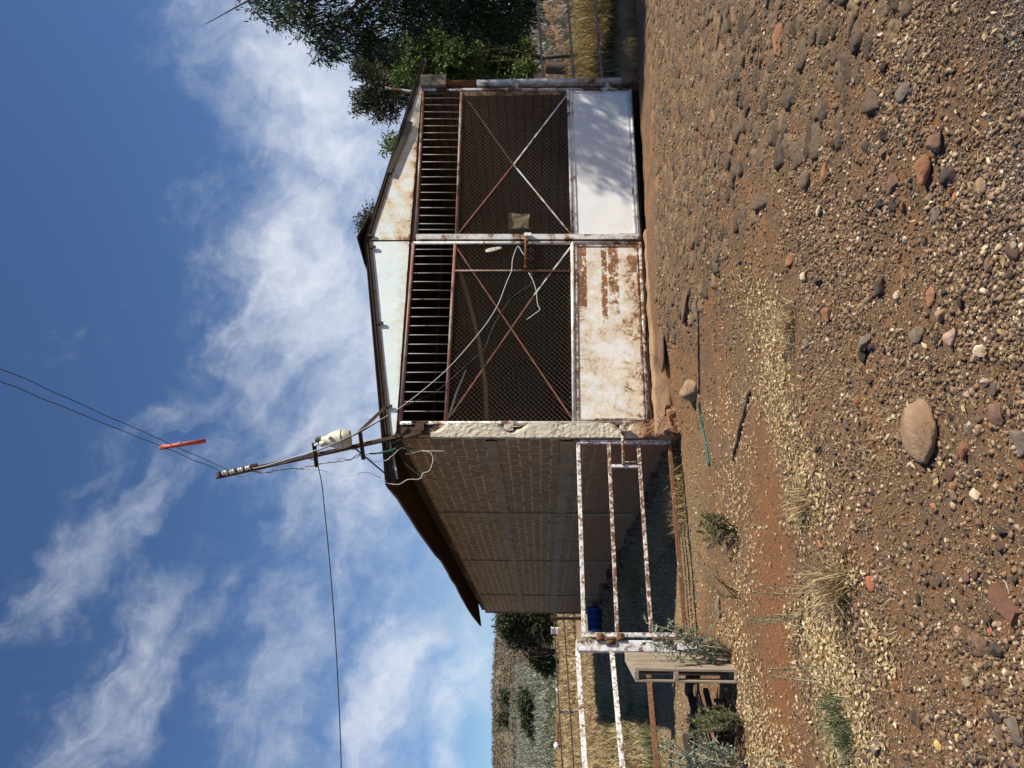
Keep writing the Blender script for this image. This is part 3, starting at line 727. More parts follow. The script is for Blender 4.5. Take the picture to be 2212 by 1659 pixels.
# gable sheets
def gable(name, sa, sb, low, top, material, seed):
    n, k = 60, 12; V = []; A = []
    for i in range(n + 1):
        s_ = sa + (sb - sa) * i / n; zl = low(s_) + .010 * float(fbm(np.array(s_ * 9.), np.array(seed * 1.), 3, 2)); zt = top(s_)
        for j in range(k + 1):
            z = zl + (zt - zl) * j / k
            V.append(Fp(s_, z, .025 + .012 * float(fbm(np.array(s_ * 1.6), np.array(z * 2. + seed), 3, 8)))); A.append(((s_ - sa) / (sb - sa), j / k, s_))
    fcs = [(i * (k + 1) + j, (i + 1) * (k + 1) + j, (i + 1) * (k + 1) + j + 1, i * (k + 1) + j + 1) for i in range(n) for j in range(k)]
    o = mesh_obj(name, np.array(V), fcs, material, shed, False, {'fs': np.array(A)})
    md = o.modifiers.new('thick', 'SOLIDIFY'); md.thickness = .004; md.offset = -1; return o
gl = [fs(857, 918), fs(884.5, 527), fs(912, 190)]
def lowline(s_): return float(np.interp(s_, [g[0] for g in gl], [g[1] for g in gl]))
def topl(s_): return ez_l + (rz - ez_l) * (s_ - e_l) / (rs - e_l) - .055
def topr(s_): return ez_r + (rz - ez_r) * (s_ - e_r) / (rs - e_r) - .055
sm_ = fs(840, 522)[0]
gA = gable('gable_sheet', sW + .02, sm_ - .012, lowline, topl, M['gable_left'], 1); gA['label'] = 'mint white gable sheet, clean but for a rusty lower edge'
gB = gable('gable_sheet', sm_ + .012, SR + .22, lambda s_: min(lowline(s_), topr(s_) - .02), topr, M['gable_right'], 2); gB['label'] = 'gable sheet with orange rust patches'
mb = MB(); mb.beam(Fp(sW + .05, gl[0][1] - .015, -.05), Fp(SR, gl[2][1] - .015, -.05), .10, .07); obj('lintel', mb, M['mast_rust'], shed)

# pillars
mb = MB(); sp = (fs(1100, 916)[0] + fs(1100, 947)[0]) / 2; hp = abs(fs(1100, 916)[0] - fs(1100, 947)[0]) / 2
mb.beam(Fp(sp - .01, -.2, -.08), Fp(sp - .01, ez_l + .08, -.08), .15, .15, NF); obj('steel_column', mb, M['mast_rust'], shed)
mb = MB(); zt_, zb_ = fs(933, 930)[1], fs(1395, 930)[1]
lumpy(mb, Fp(sp, (zt_ + zb_) / 2, -.06), DF, NF, Z, hp * 1.0, .12, (zt_ - zb_) / 2, 10, 8, 90, .009, 22, 3)
V = mb.v[0]          # chips: pieces broken off the edge by the gate
for (Xc, rr) in ((1105, .15), (1122, .10), (985, .05), (1345, .12), (940, .14), (1220, .04)):
    c = Fp(sp + hp, fs(Xc, 918)[1], .06); d = np.linalg.norm((V - c) * np.array([1, 1, .8]), axis=1); kk = np.clip(1 - d / rr, 0, 1)
    V -= (kk * rr * .8)[:, None] * (DF + NF * .6)
obj('pillar', mb, M['pillar_concrete'], shed)
mb = MB(); lumpy(mb, Fp(sp + .01, fs(1432, 930)[1], -.02), DF, NF, Z, hp * 1.15, .15, .27, 12, 10, 16, .030, 11, 9); obj('pillar_foot', mb, M['pillar_foot'], shed)
pr = fs(1200, 177)[0] + .015
mb = MB(); mb.tube([Fp(pr, -.1, -.03), Fp(pr, fs(1030, 177)[1], -.03)], .062, 14); obj('pipe_column', mb, M['pillar_pipe'], shed, True)
mb = MB(); mb.tube([Fp(pr, fs(1030, 177)[1], -.03), Fp(pr, ez_r - .02, -.03)], .06, 14); obj('rusty_column_top', mb, M['rust'], shed, True)
mb = MB(); lumpy(mb, Fp(pr - .01, fs(938, 177)[1], -.02), DF, NF, Z, .105, .11, abs(fs(912, 177)[1] - fs(966, 177)[1]) / 2, 6, 6, 10, .02, 9, 4); obj('column_cap', mb, M['plaster'], shed)
mb = MB(); lumpy(mb, Fp(pr, fs(1362, 177)[1], -.02), DF, NF, Z, .10, .11, .14, 6, 6, 7, .03, 9, 6); obj('column_foot', mb, M['pillar_foot'], shed)
mb = MB(); sa_, za_ = fs(1120, 186); sb_, zb_2 = fs(1310, 186)      # rough mortar joint between column and gate
lumpy(mb, Fp(sa_, (za_ + zb_2) / 2, -.01), DF, NF, Z, .016, .02, (za_ - zb_2) / 2, 2, 2, 50, .012, 26, 5)
obj('mortar_joint', mb, M['plaster'], shed)
# sill under the left leaf
mb = MB(); a, b = fs(1408, 925), fs(1393, 700)
lumpy(mb, Fp(1.3, .02, .02), DF, NF, Z, 1.55, .14, .115, 60, 6, 6, .025, 5, 2); obj('sill', mb, M['sill'], shed, True)
mb = MB(); lumpy(mb, Fp(.0, -.10, .10), DF, NF, Z, .20, .10, .13, 12, 8, 8, .045, 11, 12); obj('sill_rubble', mb, M['pillar_foot'], shed)

# ------------------------------------------------------------------ the two gate leaves
def tube_px(mb, a, b, r, o=0.0, n=10, ext=0.0):
    s1, h1 = fs(*a, o); s2, h2 = fs(*b, o); p, q = Fp(s1, h1, o), Fp(s2, h2, o); d = (q - p) / np.linalg.norm(q - p)
    return mb.tube([p - d * ext, q + d * ext], r, n)
def leaf(side):
    if side == 'left':
        TL, TR, BL, BR = (864.5, 914), (893.5, 525), (1400, 914), (1382, 525)
        SL, SRr, LL, LRr = (962.5, 914), (983.5, 525), (1240, 914), (1236, 525)
        rods = [130, 172, 222, 277, 330, 383, 440, 494, 549, 605, 662, 720, 778, 836, 895, 955, 1016, 1077, 1137]
        rods = [(900 + .6329 * y) / 1.8227 for y in rods]; pm = M['panel_left']; lab = 'left gate leaf with rust streaked lower sheet'
    else:
        TL, TR, BL, BR = (899, 513), (914.5, 194), (1380, 513), (1361, 194)
        SL, SRr, LL, LRr = (986, 513), (997, 194), (1237, 513), (1227, 194)
        rods = [295, 337, 380, 423, 467, 511, 554, 600, 646, 691, 738, 785, 832, 881, 928, 976, 1025, 1076, 1112]
        rods = [(200 + .6329 * y) / 1.8227 for y in rods]; pm = M['panel_right']; lab = 'right gate leaf with cleaner white lower sheet'
    lerp = lambda a, b, Y: (a[0] + (b[0] - a[0]) * (Y - a[1]) / (b[1] - a[1]), Y)
    mb = MB()
    hinge_side = (TL, BL) if side == 'left' else (TR, BR); free = (TR, BR) if side == 'left' else (TL, BL)
    tube_px(mb, *hinge_side, .026)
    fr = obj('gate_leaf', mb, M['gate_tube_white'] if side == 'left' else M['gate_tube'], shed, True); fr['label'] = lab
    mb = MB()
    if side == 'left': tube_px(mb, *free, .024)
    else:
        s1, h1 = fs(*free[0]); s2, h2 = fs(*free[1]); mb.beam(Fp(s1, h1, .005), Fp(s2, h2, .005), .05, .082, DF)
    obj('lock_stile', mb, M['lock_stile'], fr, side == 'left')
    mb = MB(); tube_px(mb, TL, TR, .025); obj('top_rail', mb, M['gate_tube_red'], fr, True)
    mb = MB(); tube_px(mb, SL, SRr, .024); obj('middle_rail', mb, M['gate_tube_red'], fr, True)
    mb = MB(); tube_px(mb, LL, LRr, .026); obj('lower_rail', mb, M['gate_tube_white'], fr, True)
    mb = MB(); tube_px(mb, BL, BR, .026); obj('bottom_rail', mb, M['gate_tube_white'] if side == 'right' else M['hinge'], fr, True)
    for Y_ in rods:
        mb = MB(); a = lerp(TL, TR, Y_); b = lerp(SL, SRr, Y_); jit = random.uniform(-.6, .6)
        tube_px(mb, a, (b[0], b[1] + jit), .0065, 0, 6); obj('upright_rod', mb, M['rod'], fr, True)
    # chain link in the middle field
    q = [np.array(fs(*p)) for p in (SL, SRr, LRr, LL)]
    def uvp(u, v): return (q[0] * (1 - u) + q[1] * u) * (1 - v) + (q[3] * (1 - u) + q[2] * u) * v
    Wd = np.linalg.norm(q[1] - q[0]); Hd = np.linalg.norm(q[3] - q[0]); st = .070; V = []; Fc = []
    def wire(a, b, r=.0014, o=-.012):
        pa, pb = Fp(a[0], a[1], o), Fp(b[0], b[1], o); d = pb - pa; d /= np.linalg.norm(d); u = np.cross(d, NF); u /= np.linalg.norm(u)
        k = len(V)
        for p in (pa, pb):
            for th in (0, 2.094, 4.189): V.append(p + r * (math.cos(th) * u + math.sin(th) * NF))
        for j in range(3): Fc.append((k + j, k + (j + 1) % 3, k + 3 + (j + 1) % 3, k + 3 + j))
    for sg in (1, -1):
        c = -Hd if sg == 1 else 0.0; e = Wd if sg == 1 else Wd + Hd
        while c < e:
            if sg == 1: u0, u1 = max(c, 0), min(c + Hd, Wd); v0, v1 = u0 - c, u1 - c
            else: u0, u1 = max(c - Hd, 0), min(c, Wd); v0, v1 = c - u0, c - u1
            n = max(2, int((u1 - u0) / .25))
            pts = [uvp((u0 + (u1 - u0) * i / n) / Wd, (v0 + (v1 - v0) * i / n) / Hd) + .006 * np.array([vnoise(np.array(u0 * 3 + i), np.array(c * 2), 1) - .5, vnoise(np.array(i + .3), np.array(c * 3), 2) - .5]) for i in range(n + 1)]
            for i in range(n):
                if u1 - u0 > .01: wire(pts[i], pts[i + 1])
            c += st
    mesh_obj('chain_link', np.array(V), Fc, M['wire_mesh'], fr)
    # flat braces crossing the mesh
    def brace(a, b, material, o=.0):
        s1, h1 = fs(*a); s2, h2 = fs(*b); mb = MB(); mb.beam(Fp(s1, h1, o), Fp(s2, h2, o), .010, .020, Z if abs(h1 - h2) < 1 else DF); obj('brace', mb, material, fr)
    if side == 'left':
        brace((984, 532), (1238, 908), M['brace_red'], .004); brace((966, 907), (1153, 637), M['brace_red'], -.018); brace((1153, 637), (1234, 530), M['gate_tube_white'], -.018)
        mb = MB(); tube_px(mb, (979, 585), (1236, 585), .015, .004); obj('mullion', mb, M['gate_tube_red'], fr, True)
        mb = MB(); tube_px(mb, (1135.5, 508), (1135.5, 572), .019, .075, 12); tube_px(mb, (1138, 516), (1138, 524), .027, .075, 12)
        s_, h_ = fs(1135.5, 577, .03); mb.box(Fp(s_, h_, .045), DF, NF, Z, .035, .03, .02)
        for Y_ in (544, 562):
            s_, h_ = fs(1140, Y_, .05); mb.tube([Fp(s_, h_ + .05, .07), Fp(s_, h_ + .03, .10), Fp(s_ , h_ - .06, .10), Fp(s_, h_ - .12, .04)], .004, 6)
        obj('sliding_bolt', mb, M['rust'], fr, True)
    else:
        brace((1230, 198), (1110, 355), M['gate_tube_white'], .004); brace((1110, 355), (990, 505), M['brace_red'], .004)
        brace((1110, 355), (1236, 508), M['gate_tube_white'], -.018); brace((1000, 200), (1110, 355), M['mast_rust'], -.03)
        mb = MB(); s_, h_ = fs(1140, 513); mb.box(Fp(s_, h_, .05), DF, NF, Z, .025, .045, .05); obj('bolt_keeper', mb, M['gate_tube_white'], fr)
    # bottom sheet with a thin raised frame
    inset = .0
    c4 = [np.array(fs(*p)) for p in (BL, BR, LRr, LL)]; n, k = 70, 24; V = []; A = []
    for i in range(n + 1):
        for j in range(k + 1):
            u, v = i / n, j / k; p = (c4[0] * (1 - u) + c4[1] * u) * (1 - v) + (c4[3] * (1 - u) + c4[2] * u) * v
            b = .010 * float(fbm(np.array(p[0] * 2.2), np.array(p[1] * 3.), 3, 12)) * (2.0 if side == 'left' else 1.2) * math.sin(math.pi * u) * math.sin(math.pi * v)
            V.append(Fp(p[0], p[1], .002 + b)); A.append((u, v, p[0]))
    fcs = [(i * (k + 1) + j, (i + 1) * (k + 1) + j, (i + 1) * (k + 1) + j + 1, i * (k + 1) + j + 1) for i in range(n) for j in range(k)]
    o = mesh_obj('bottom_sheet', np.array(V), fcs, pm, fr, True, {'fs': np.array(A)})
    md = o.modifiers.new('thick', 'SOLIDIFY'); md.thickness = .004; md.offset = 0
    mb = MB(); ins = [c4[0] + (.052, .052), c4[1] + (-.052, .052), c4[2] + (-.052, -.056), c4[3] + (.052, -.056)]
    for i in range(4):
        a, b = ins[i], ins[(i + 1) % 4]; mb.beam(Fp(a[0], a[1], .008), Fp(b[0], b[1], .008), .018, .020, Z if i in (0, 2) else DF)
    obj('sheet_frame', mb, M['hinge'] if side == 'left' else M['gate_tube_white'], fr)
    # hinges
    for X_ in ((907, 1099, 1357) if side == 'left' else (956, 1112, 1312)):
        mb = MB(); Y_ = hinge_side[0][1] + (hinge_side[1][1] - hinge_side[0][1]) * (X_ - hinge_side[0][0]) / (hinge_side[1][0] - hinge_side[0][0])
        s_, h_ = fs(X_, Y_); sg = -1 if side == 'left' else 1
        mb.tube([Fp(s_, h_ - .085), Fp(s_, h_ + .085)], .031, 12); mb.box(Fp(s_ + sg * .06, h_, .02), DF, NF, Z, .05, .012, .06)
        for dz in (-.1, .1): mb.tube([Fp(s_, h_ + dz - .008), Fp(s_, h_ + dz + .008)], .034, 12)
        obj('hinge', mb, M['hinge'] if X_ > 1000 else M['mast_rust'], fr)
    return fr
leaf('left'); leaf('right')

# poles standing inside
def world_tube(name, pts, r, material, label, cat, group=None, n=8, smooth=True):
    mb = MB(); mb.tube(pts, r, n); o = obj(name, mb, material, None, smooth); return tag(o, label, cat, group)
pp = [at(832, 190, 13.2), at(900, 200, 13.25), at(1040, 219, 13.3), at(1227, 246, 13.4), at(1330, 258, 13.5)]
world_tube('painted_pole', pp, .026, M['pole_paint'], 'flaking white and rust pole leaning inside the right gate', 'pole')
world_tube('bamboo_pole', [at(985, 560, 14), at(1010, 640, 13.5), at(1035, 740, 13), at(1048, 830, 12.6), at(1052, 925, 12.2)], .035, M['bamboo'], 'brown bamboo pole leaning in the dark behind the left gate', 'pole')
world_tube('metal_strip', [at(968, 905, 11.1), at(985, 850, 11.4), at(1006, 800, 11.8)], .014, M['tank_white'], 'pale metal strip hanging behind the left gate corner', 'metal strip')
mb = MB(); s_, h_ = fs(1119, 452); lumpy(mb, Fp(s_ + .05, h_, -.40), DF, NF, Z, .13, .012, .15, 8, 2, 8, .03, 6, 5)
o = obj('cardboard_sheet', mb, M['card']); tag(o, 'square of pale cardboard hung behind the right mesh', 'cardboard')
mb = MB()
for i in range(7):
    X_ = 1052 + i * 4.5; s_, h_ = fs(X_, 541 - i * 1.0, .03); w_ = .03 - .003 * abs(i - 2)
    mb.box(Fp(s_, h_, .02 + .008 * (i % 2)), DF, NF, Z, w_, .004, .022)
tag(obj('rag', mb, M['cloth']), 'pale torn rag tied into the left mesh near the bolt', 'rag')

# ------------------------------------------------------------------ service mast, lamp and wires
def FP(X, Y, o=0.0):
    s_, h_ = fs(X, Y, o); return Fp(s_, h_, o)
mo = .12
mast = thing('service_mast', 'leaning brown angle iron mast carrying wires above the shed corner', 'mast', tuple(FP(905, 936, mo)))
mb = MB(); mb.angle(FP(469, 1030, mo), FP(868, 942, mo), .062, .008, NF); mb.angle(FP(840, 949, mo - .02), FP(868, 940, mo - .02), .075, .01, NF)
obj('pole', mb, M['mast_rust'], mast)
mb = MB(); mb.angle(FP(843, 955, mo + .02), FP(910, 934, mo + .02), .06, .008, NF); obj('foot_angle', mb, M['mast_rust'], mast)
for a, b in (((679, 957), (685, 1009)), ((778, 930), (786, 993))):
    mb = MB(); mb.angle(FP(*a, mo + .05), FP(*b, mo + .05), .045, .006, NF); obj('crossarm', mb, M['mast_rust'], mast)
mb = MB(); mb.beam(FP(778, 931, mo + .05), FP(832, 880, .16), .042, .012, NF); obj('brace', mb, M['mast_rust'], mast)
mb = MB(); mb.tube([FP(764, 966, mo + .03), FP(845, 1034, RF - .02)], .010, 8); obj('stay_rod', mb, M['purlin_rust'], mast)
mb = MB(); mb.beam(FP(474, 1024, mo + .06), FP(556, 1004, mo + .06), .035, .05, NF); mb.beam(FP(472, 1026, mo + .03), FP(477, 1025, mo + .11), .07, .05, Z); obj('insulator_rack', mb, M['purlin_rust'], mast)
INS = [(485, 1021), (501, 1018.5), (519, 1014.5), (535, 1010.5)]
for X_, Y_ in INS:
    mb = MB(); c = FP(X_, Y_, mo + .12); ax = FP(X_ + 30, Y_ - 7, mo + .12) - c; ax /= np.linalg.norm(ax)
    mb.lathe(c - ax * .03, ax, [(0, .012), (.002, .028), (.02, .03), (.026, .018), (.036, .018), (.042, .03), (.058, .028), (.06, .012)], 14)
    obj('insulator', mb, M['porcelain'], mast, True)
lc = FP(700, 953, .30); dn = np.array([.10, .12, -1.0]); dn /= np.linalg.norm(dn)
yl = thing('yard_lamp', 'cream cast yard lamp with a grey light sensor, hung on the mast', 'lamp', tuple(lc))
head = FP(722, 950, .30)
mb = MB(); mb.lathe(head - dn * .16, dn, [(-.005, .02), (0, .055), (.05, .06), (.065, .064), (.10, .085), (.15, .106), (.20, .118), (.235, .122), (.245, .126), (.262, .126), (.262, .118)], 28)
obj('housing', mb, M['lamp_cream'], yl, True)
mb = MB(); mb.lathe(head - dn * .16, dn, [(.262, .119), (.30, .116), (.36, .106), (.372, .098), (.372, .02)], 28); obj('refractor', mb, M['lamp_lens'], yl, True)
mb = MB(); sd = np.cross(dn, NF); sd /= np.linalg.norm(sd)
tp = head - dn * .155 + DF * .045
mb.lathe(tp - DF * .02 + dn * .005, -dn, [(0, .03), (.02, .04), (.085, .04), (.095, .034), (.095, .005)], 18); obj('light_sensor', mb, M['sensor'], yl, True)
mb = MB(); mb.tube([FP(680, 962, .19), FP(690, 958, .27), head - dn * .12], .018, 12); mb.lathe(head - dn * .13 - DF * .05, -DF, [(-.03, .06), (.01, .055), (.025, .03), (.025, .01)], 16)
obj('arm', mb, M['lamp_cream'], yl, True)
mb = MB(); q = head - dn * .03 + NF * .10; mb.tube([q, q + NF * .03], .025, 12); obj('boss', mb, M['lamp_cream'], yl, True)

def spl(pts, k=6, wob=0.0, seed=0):
    """smooth curve through points (Catmull-Rom) with a little irregular kinking"""
    P_ = [np.asarray(p, float) for p in pts]; P_ = [2 * P_[0] - P_[1]] + P_ + [2 * P_[-1] - P_[-2]]; out = []
    for i in range(1, len(P_) - 2):
        for j in range(k):
            t_ = j / k; a, b, c, d = P_[i - 1:i + 3]
            out.append(.5 * (2 * b + (c - a) * t_ + (2 * a - 5 * b + 4 * c - d) * t_ ** 2 + (3 * b - a - 3 * c + d) * t_ ** 3))
    out.append(P_[-2]); out = np.array(out)
    if wob:
        for i in range(1, len(out) - 1): out[i] += np.array(mnoise.noise_vector(Vector((i * .45, seed * 3.1, 0)))) * wob
    return out
def wire(name, pts, r, material, label, cat='wire', k=6, wob=0.0, seed=0, group=None):
    return world_tube(name, spl(pts, k, wob, seed), r, M[material], label, cat, group, 6)
def sagline(a, b, sag, n=24):
    t_ = np.linspace(0, 1, n)[:, None]; return list(a + (b - a) * t_ - Z * (sag * 4 * t_ * (1 - t_)))
a1, a2 = FP(485, 1021, mo + .15), FP(501, 1018.5, mo + .15)
def beyond(a, X, Y, dep, k=2.6):
    b = at(X, Y, dep); return a + (b - a) * k
wA = sagline(a1, beyond(a1, 0, 827, 6.4), .04, 40); wB = sagline(a2, beyond(a2, 0, 798, 6.4), .02, 40)
wire('overhead_wire', wA, .0042, 'wire_grey', 'lower of the two grey overhead wires running up from the mast top', k=2, wob=.012, seed=1, group='overhead wires from the mast')
wire('overhead_wire', wB, .0042, 'wire_grey', 'upper of the two grey overhead wires running up from the mast top', k=2, wob=.012, seed=2, group='overhead wires from the mast')
def near_px(w, X, Y):
    best = None
    for p in w:
        d = p - CAM; f = d @ FW
        if f < .1: continue
        x = (d @ RT) / f * F; v = -(d @ UP) / f * F; e = (1106 + v - X) ** 2 + (829.5 - x - Y) ** 2
        if best is None or e < best[0]: best = (e, f)
    return best[1]
fine = lambda w: [w[i] + (w[i + 1] - w[i]) * t_ for i in range(len(w) - 1) for t_ in np.linspace(0, 1, 12)]
f1, f2 = near_px(fine(wA), 358, 961), near_px(fine(wB), 392, 953.5); fm = (f1 + f2) / 2
sp_ = thing('wire_spacer', 'short faded red plastic pipe tied across the overhead wires', 'pipe', tuple(at(394, 960, fm)))
mb = MB(); pa, pb = at(345, 967.5, f1 + .05), at(444, 952, f2 - .05)
d_ = (pb - pa) / np.linalg.norm(pb - pa)
mb.lathe(pa, d_, [(0, .016), (0, .024), (np.linalg.norm(pb - pa), .024), (np.linalg.norm(pb - pa), .016), (np.linalg.norm(pb - pa) - .06, .015)], 16, False)
obj('pipe', mb, M['pvc_red'], sp_, True)
for X_, Y_ in ((358, 965.3), (392, 960.3)):
    mb = MB(); c = at(X_, Y_, fm); mb.tube(spl([c + np.array((.02, 0, .045)), c + np.array((.03, -.03, 0)), c + np.array((.0, -.028, -.03)), c + np.array((-.025, .0, .0)), c + np.array((.0, -.02, .035)), c + np.array((.02, -.02, -.06))], 4), .005, 5); obj('tie_wire', mb, M['wire_old'], sp_)
c0 = FP(664, 988, mo + .05)
wire('side_cable', [c0, FP(672, 992, mo + .06), FP(684, 998, mo + .05)] + sagline(FP(690, 1003, mo), beyond(FP(690, 1003, mo), 721, 1659, 9.2, 1.5), .10)[1:],   .0065, 'wire_black', 'straight black cable running off to the left from the mast', 'cable', k=3)
Z3 = lambda x, y: ((800 + .3617 * x) / 1.8227, (1650 + .3617 * y) / 1.8227)
Z4 = lambda x, y: ((1400 + .2411 * x) / 1.8227, (1550 + .2411 * y) / 1.8227)
Z6 = lambda x, y: ((1500 + .42 * x) / 1.8227, (1300 + .42 * y) / 1.8227)
Z2 = lambda x, y: ((1300 + .6329 * x) / 1.8227, (900 + .6329 * y) / 1.8227)
def px(points, o): return [FP(X_, Y_, o if np.isscalar(o) else o[i]) for i, (X_, Y_) in enumerate(points)]
wire('hanging_cable', px([Z3(490, 545), Z3(700, 500), Z3(1200, 345), Z3(1500, 230), Z3(1720, 120), Z3(1940, 0), Z4(440, 405), Z4(680, 260), Z4(1030, 0), Z6(640, 345), Z6(940, 0), Z2(1040, 480), Z2(1095, 340), Z2(1128, 260), Z2(1135, 190), Z2(1165, 112), Z2(1190, 140), Z2(1205, 165)], [.2, .25, .42, .44, .36, .34, .24, .14, .10, .07, .06, .05, .05, .05, .05, .05, .06, .07]),
     .0048, 'wire_white', 'long pale cable hanging from the mast across both rails to the bolt', 'cable')
wire('hanging_cable', px([Z3(400, 565), Z3(800, 490), Z3(1240, 345), Z3(1560, 215), Z3(1740, 118), Z3(1935, 10), Z4(440, 412), Z4(720, 240), Z4(1240, 0), Z6(600, 510), Z6(820, 310), Z6(930, 220), Z6(970, 180), Z6(1030, 20), Z2(1040, 560), Z2(1130, 430), Z2(1250, 340), Z2(1252, 260)], [.2, .24, .40, .42, .35, .32, .23, .12, .05] + [.05] * 9),
     .0042, 'wire_grey', 'thin grey cable sagging beside the long pale cable over the left gate', 'cable')
wire('black_cable', px([Z3(800, 510), Z3(1250, 345), Z3(1570, 208), Z3(1700, 150), Z3(1900, 30), Z4(370, 460), Z4(500, 370), Z4(690, 258)], [.2, .36, .40, .35, .32, .24, .2, .12]), .0065, 'wire_black', 'black cable taped along the pale one above the shed corner', 'cable')
wire('loose_end', px([Z2(1235, 275), Z2(1262, 325), Z2(1282, 390), Z2(1290, 470), Z2(1305, 503), Z2(1270, 532), Z2(1221, 567)], .05), .0048, 'wire_white', 'bent pale wire end dangling below the bolt on the left mesh', 'wire', k=3)
wire('tangled_wire', px([Z3(250, 608), Z3(330, 612), Z3(450, 625), Z3(540, 595), Z3(740, 568), Z3(930, 540), Z3(1100, 547), Z3(1290, 562), Z3(1440, 600), Z3(1630, 617), Z3(1760, 575), Z3(1900, 625), Z3(1975, 665), Z3(1988, 695), Z4(540, 1468), Z4(640, 1482), Z4(745, 1468), Z4(850, 1405), Z4(1050, 1390), Z4(1105, 1300), Z4(1220, 1250), Z4(1245, 1150), Z4(1265, 1050), Z4(1230, 980), Z4(1180, 945), Z4(1100, 940)], .13), .0042, 'wire_white', 'white wire looping under the eave and round to the block wall', 'wire', wob=.012, seed=3)
wire('tangled_wire', px([Z3(500, 560), Z3(640, 585), Z3(760, 570), Z3(910, 543), Z3(1070, 532), Z3(1250, 495), Z3(1400, 470), Z3(1580, 446), Z3(1690, 385), Z3(1720, 376)], .17), .0050, 'wire_black', 'black wire twisted among the white wires below the mast', 'wire', wob=.018, seed=4)
wire('tangled_wire', px([Z3(520, 555), Z3(700, 575), Z3(850, 520), Z3(990, 510), Z3(1080, 545), Z3(1200, 497), Z3(1400, 468), Z3(1520, 430), Z3(1570, 452), Z3(1640, 430), Z3(1700, 400), Z3(1815, 378)], .15), .0050, 'wire_white', 'white wire kinked through the twisted bundle below the mast', 'wire', wob=.02, seed=5)
wire('tangled_wire', px([Z3(1460, 290), Z3(1530, 290), Z3(1600, 330), Z3(1740, 325), Z3(1700, 395), Z3(1800, 420), Z3(1850, 460), Z3(1990, 450), Z4(600, 1010), Z4(720, 890), Z4(820, 895)], .14), .0045, 'wire_white', 'pale wire curling from the lamp down to the eave', 'wire', wob=.015, seed=6)
world_tube('taped_splice', spl(px([Z3(1810, 376), Z3(1900, 372), Z3(2080, 330), Z4(690, 800)], .13), 4), [.011] * 5 + [.014] * 5 + [.009] * 3, M['wire_green'], 'long green taped cable splice above the eave', 'cable')
world_tube('taped_splice', spl(px([Z4(830, 895), Z4(880, 890), Z4(930, 912)], .11), 4), .015, M['wire_green'], 'short green taped cable end against the block wall', 'cable')
world_tube('wire_stub', spl(px([Z4(815, 985), Z4(900, 978), Z4(1070, 935), Z4(1200, 940), Z4(1480, 942)], .12), 4), [.006] * 9 + [.011] * 8, M['wire_old'], 'stiff tan cable stub pointing down beside the wall top', 'cable')
# old wire sagging along the eave of the side wall
ev = [Fp(e_l + .32, ez_l - .16) + DW * t_ - Z * s_ for t_, s_ in ((.1, 0), (1.2, .20), (2.3, .26), (3.2, .12), (3.6, .30), (4.6, .34), (5.4, .06), (7.2, .34), (8.8, .05), (10.5, .3), (12.2, .03), (14, .28), (15.6, .02))]
wire('eave_wire', ev, .006, 'wire_old', 'grey wire sagging in loops along under the side eave', 'wire', k=8)

# ------------------------------------------------------------------ side gate, post and field fences
pA, pB = at(1447, 955, 10.3), at(1481, 1369, 9.15)
gd = pB - pA; gd[2] = 0; gd /= np.linalg.norm(gd); gn = np.cross(gd, Z); gn = gn if gn[1] < 0 else -gn
def SG(X, Y): return on_plane(X, Y, pA, gn)
sg = thing('side_gate', 'low tubular side gate of chipped white and rusty bars between pillar and post', 'gate', (pA[0], pA[1], -.2))
def bar(name, a, b, material, w=.05, parent=sg, up=None, f=SG):
    mb = MB(); mb.beam(f(*a), f(*b), w, w, gn if up is None else up); return bevel(obj(name, mb, M[material], parent), .005)
bar('stile', (1246, 955), (1449, 955), 'side_gate'); bar('stile', (1257, 1372), (1483, 1372), 'side_gate')
bar('top_bar', (1249, 959), (1261.5, 1368), 'side_gate'); bar('second_bar', (1315, 959), (1333.5, 1368), 'side_gate_rusty', .046)
bar('third_bar', (1379, 959), (1407, 1368), 'side_gate_rusty', .046); bar('bottom_bar', (1446, 959), (1480, 1368), 'side_gate_bare', .048)
bar('short_upright', (1318, 1007), (1379, 1007), 'side_gate', .042)
mb = MB(); mb.tube([SG(1343, 930) - gn * .0 + NF * .09, SG(1346, 1006) + gn * .04], .020, 12); mb.tube([SG(1347, 1001) + gn * .045, SG(1379, 1001) + gn * .045], .008, 8)
obj('sliding_bolt', mb, M['side_gate_rusty'], sg, True)
mb = MB(); c = Fp(sp, fs(1343, 932)[1], .12); mb.box(c, DF, NF, Z, .055, .035, .035); bevel(obj('bolt_socket', mb, M['side_gate_rusty'], shed), .008)
gp0 = at(1500, 1399, 9.12); gp0[2] = -.28
post = thing('gate_post', 'square white painted steel post with rust runs beside the side gate', 'post', tuple(gp0))
mb = MB(); ztop = at(1244, 1399, 9.12)[2]; ax = gd; mb.box((gp0[0], gp0[1], (ztop - .28) / 2), ax, gn, Z, .064, .064, (ztop + .28) / 2)
bevel(obj('column', mb, M['post_white'], post), .008)
for X_ in (1318, 1440):
    mb = MB(); h0 = at(X_ - 22, 1380, 9.12); h1 = at(X_ + 22, 1380, 9.12); mb.tube([h0, h1], .017, 12)
    for q in (h0, h1):
        mb.tube([q + Z * .045, q - Z * .045], .024, 12); mb.box(q - gd * .03, gd, gn, Z, .035, .008, .04)
    mb.box((h0 + h1) / 2 + gd * .035, gd, gn, Z, .03, .008, .06)
    obj('hinge', mb, M['barrel_rust'], post, True)
lf = thing('field_rail_fence', 'white and rusty rail fence running left from the white post', 'fence', (gp0[0], gp0[1], -.25))
